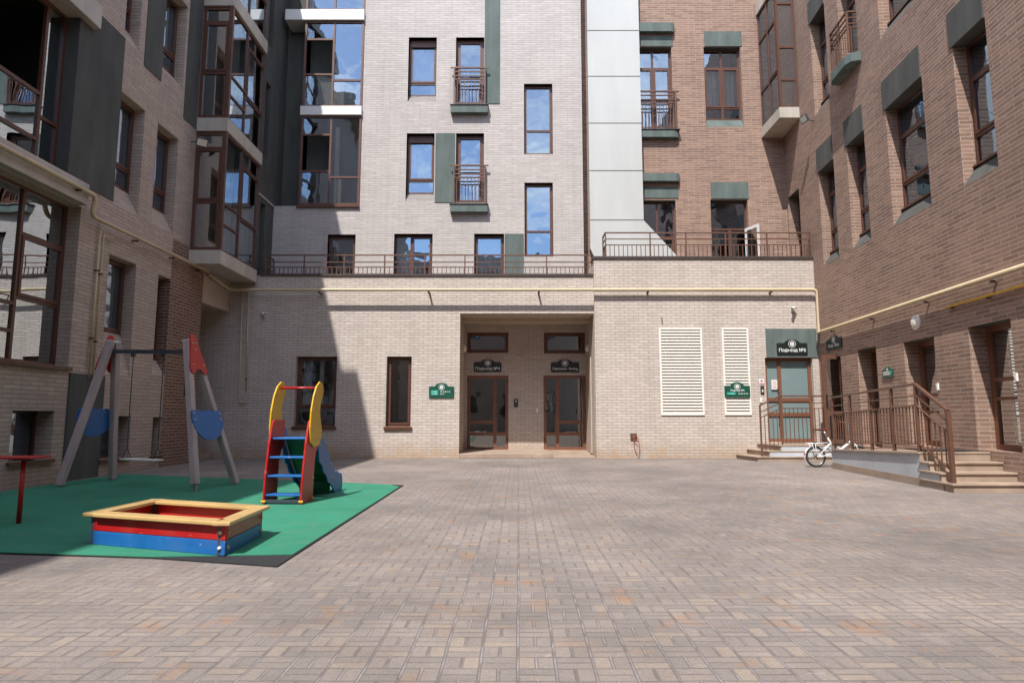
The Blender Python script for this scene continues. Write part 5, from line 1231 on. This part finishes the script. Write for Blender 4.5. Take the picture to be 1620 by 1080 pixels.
# ================================================================== BICYCLE
def bike():
    o0 = Vector((6.86, 14.48, 0)); t = thing('bicycle', 'white folding bicycle with brown saddle parked behind the end of the platform', 'bicycle', o0, math.radians(4))
    R_ = 0.235; rx, rz_ = 0.0, R_; fx = 1.03
    def wheel(x, steer=0.0):
        w = MB(); n = 40
        ring = lambda rad: [(x + rad * math.cos(2 * math.pi * i / n), 0, R_ + rad * math.sin(2 * math.pi * i / n)) for i in range(n)]
        w.tube(ring(R_ - 0.02), 0.02, 8, closed=True); o = obj('wheel', w, M['tyre'], t)
        w = MB().tube(ring(R_ - 0.043), 0.011, 6, closed=True); obj('rim', w, M['steel'], o)
        w = MB()
        for i in range(20):
            q = 2 * math.pi * i / 20; w.tube([(x, 0.02 if i % 2 else -0.02, R_), (x + (R_ - .045) * math.cos(q), 0, R_ + (R_ - .045) * math.sin(q))], 0.0022, 4)
        w.tube([(x, -0.05, R_), (x, 0.05, R_)], 0.022, 10); obj('spokes', w, M['steel'], o)
        f = MB(); m = 18; rr = R_ + 0.025
        a0, a1 = (math.radians(40), math.radians(195)) if steer == 0 else (math.radians(20), math.radians(170))
        for i in range(m):
            q0, q1 = a0 + (a1 - a0) * i / m, a0 + (a1 - a0) * (i + 1) / m
            f.quad((x + rr * math.cos(q0), -0.03, R_ + rr * math.sin(q0)), (x + rr * math.cos(q0), 0.03, R_ + rr * math.sin(q0)), (x + rr * math.cos(q1), 0.03, R_ + rr * math.sin(q1)), (x + rr * math.cos(q1), -0.03, R_ + rr * math.sin(q1)), sm=True)
        fo = obj('mudguard', f, M['bike_white'], t)
    wheel(0.0); wheel(fx, 1)
    f = MB(); bbx, bbz = 0.43, 0.29
    f.tube([(bbx, 0, bbz), (0.36, 0, 0.56), (0.30, 0, 0.66)], 0.019, 10)           # seat tube
    for sy in (-0.06, 0.06):
        f.tube([(0, sy, R_), (bbx, sy * 0.5, bbz)], 0.011, 8); f.tube([(0, sy, R_), (0.37, sy * 0.4, 0.54)], 0.010, 8)
    f.tube([(0.40, 0, 0.40), (0.60, 0, 0.39), (0.88, 0, 0.60)], 0.030, 10)
    f.tube([(0.90, 0, 0.53), (0.86, 0, 0.70)], 0.022, 10)
    for sy in (-0.05, 0.05): f.tube([(fx, sy, R_), (0.93, sy, 0.50), (0.905, 0, 0.53)], 0.011, 8)
    obj('frame', f, M['bike_white'], t)
    s = MB().tube([(0.30, 0, 0.64), (0.23, 0, 0.80)], 0.015, 10); obj('seat_post', s, M['steel'], t)
    s = MB(); pr = [(0.08, 0.085), (0.10, 0.08), (0.17, 0.05), (0.25, 0.025), (0.34, 0.018)]
    pts = [(x - 0.03, w_) for x, w_ in pr] + [(x - 0.03, -w_) for x, w_ in reversed(pr)]
    s.prism(pts, lambda a, c, z: (a, c, z), 0.815, 0.86); obj('saddle', s, M['leather'], t, bevel=0.014)
    s = MB()
    for sy in (-0.06, 0, 0.06): s.tube([(-0.17, sy, 0.535), (0.28, sy, 0.545)], 0.008, 6)
    s.tube([(-0.17, -0.06, 0.535), (-0.17, 0.06, 0.535)], 0.008, 6); s.tube([(-0.17, -0.06, 0.535), (-0.22, 0, 0.54), (-0.17, 0.06, 0.535)], 0.008, 6)
    for sy in (-0.06, 0.06): s.tube([(0, sy, R_), (-0.03, sy, 0.53)], 0.007, 6); s.tube([(0, sy, R_), (-0.11, sy, 0.53)], 0.006, 6)
    obj('rack', s, M['bike_white'], t)
    s = MB().box(-0.035, 0.0, -0.045, 0.045, 0.42, 0.57); obj('rack_strap', s, M['black'], t)
    s = MB(); 
    n = 20; s.tube([(bbx + 0.075 * math.cos(2 * math.pi * i / n), -0.05, bbz + 0.075 * math.sin(2 * math.pi * i / n)) for i in range(n)], 0.006, 6, closed=True)
    s.tube([(bbx, -0.05, bbz), (bbx + 0.11, -0.06, bbz - 0.12)], 0.009, 6); s.tube([(bbx, 0.05, bbz), (bbx - 0.11, 0.06, bbz + 0.12)], 0.009, 6)
    s.tube([(0, -0.05, R_ + 0.03), (bbx, -0.05, bbz + 0.07)], 0.004, 5); s.tube([(0, -0.05, R_ - 0.03), (bbx, -0.05, bbz - 0.07)], 0.004, 5); s.box(bbx - 0.16, bbx - 0.06, 0.06, 0.14, bbz + 0.11, bbz + 0.13); s.box(bbx + 0.06, bbx + 0.16, -0.15, -0.06, bbz - 0.13, bbz - 0.11)
    obj('crank', s, M['black'], t)
    s = MB().tube([(0.86, 0, 0.68), (0.80, 0, 1.0)], 0.016, 10); s.tube([(0.74, -0.27, 1.02), (0.79, -0.1, 1.0), (0.80, 0, 1.0), (0.79, 0.1, 1.0), (0.74, 0.27, 1.02)], 0.012, 8); obj('handlebar', s, M['steel'], t)
    s = MB().tube([(0.74, -0.28, 1.02), (0.765, -0.17, 1.01)], 0.017, 8); s.tube([(0.74, 0.28, 1.02), (0.765, 0.17, 1.01)], 0.017, 8); obj('grip', s, M['leather'], t)
    s = MB().tube([(-0.25, 0, 0.30), (-0.262, 0, 0.30)], 0.025, 10); obj('reflector', s, M['red'], t)
bike()

# ------------------------------------------------------------------ groups of look-alikes
GROUPS = dict(apartment_building='buildings around the courtyard', terrace_railing='railings on the roof terraces', gas_riser='thin service pipes on the walls',
              gas_pipe='thick cream pipes on the walls', vent_grille='white louvred grilles', wall_sign='arched wall signs', security_camera='white security cameras',
              floodlight='floodlights on the walls', wall_lamp='round wall lamps', intercom='intercom panels', door_button='small plates by the doors')
for o in SC.objects:
    if o.parent is None and 'category' in o:
        k = o.name.split('.')[0]
        if k in GROUPS: o['group'] = GROUPS[k]
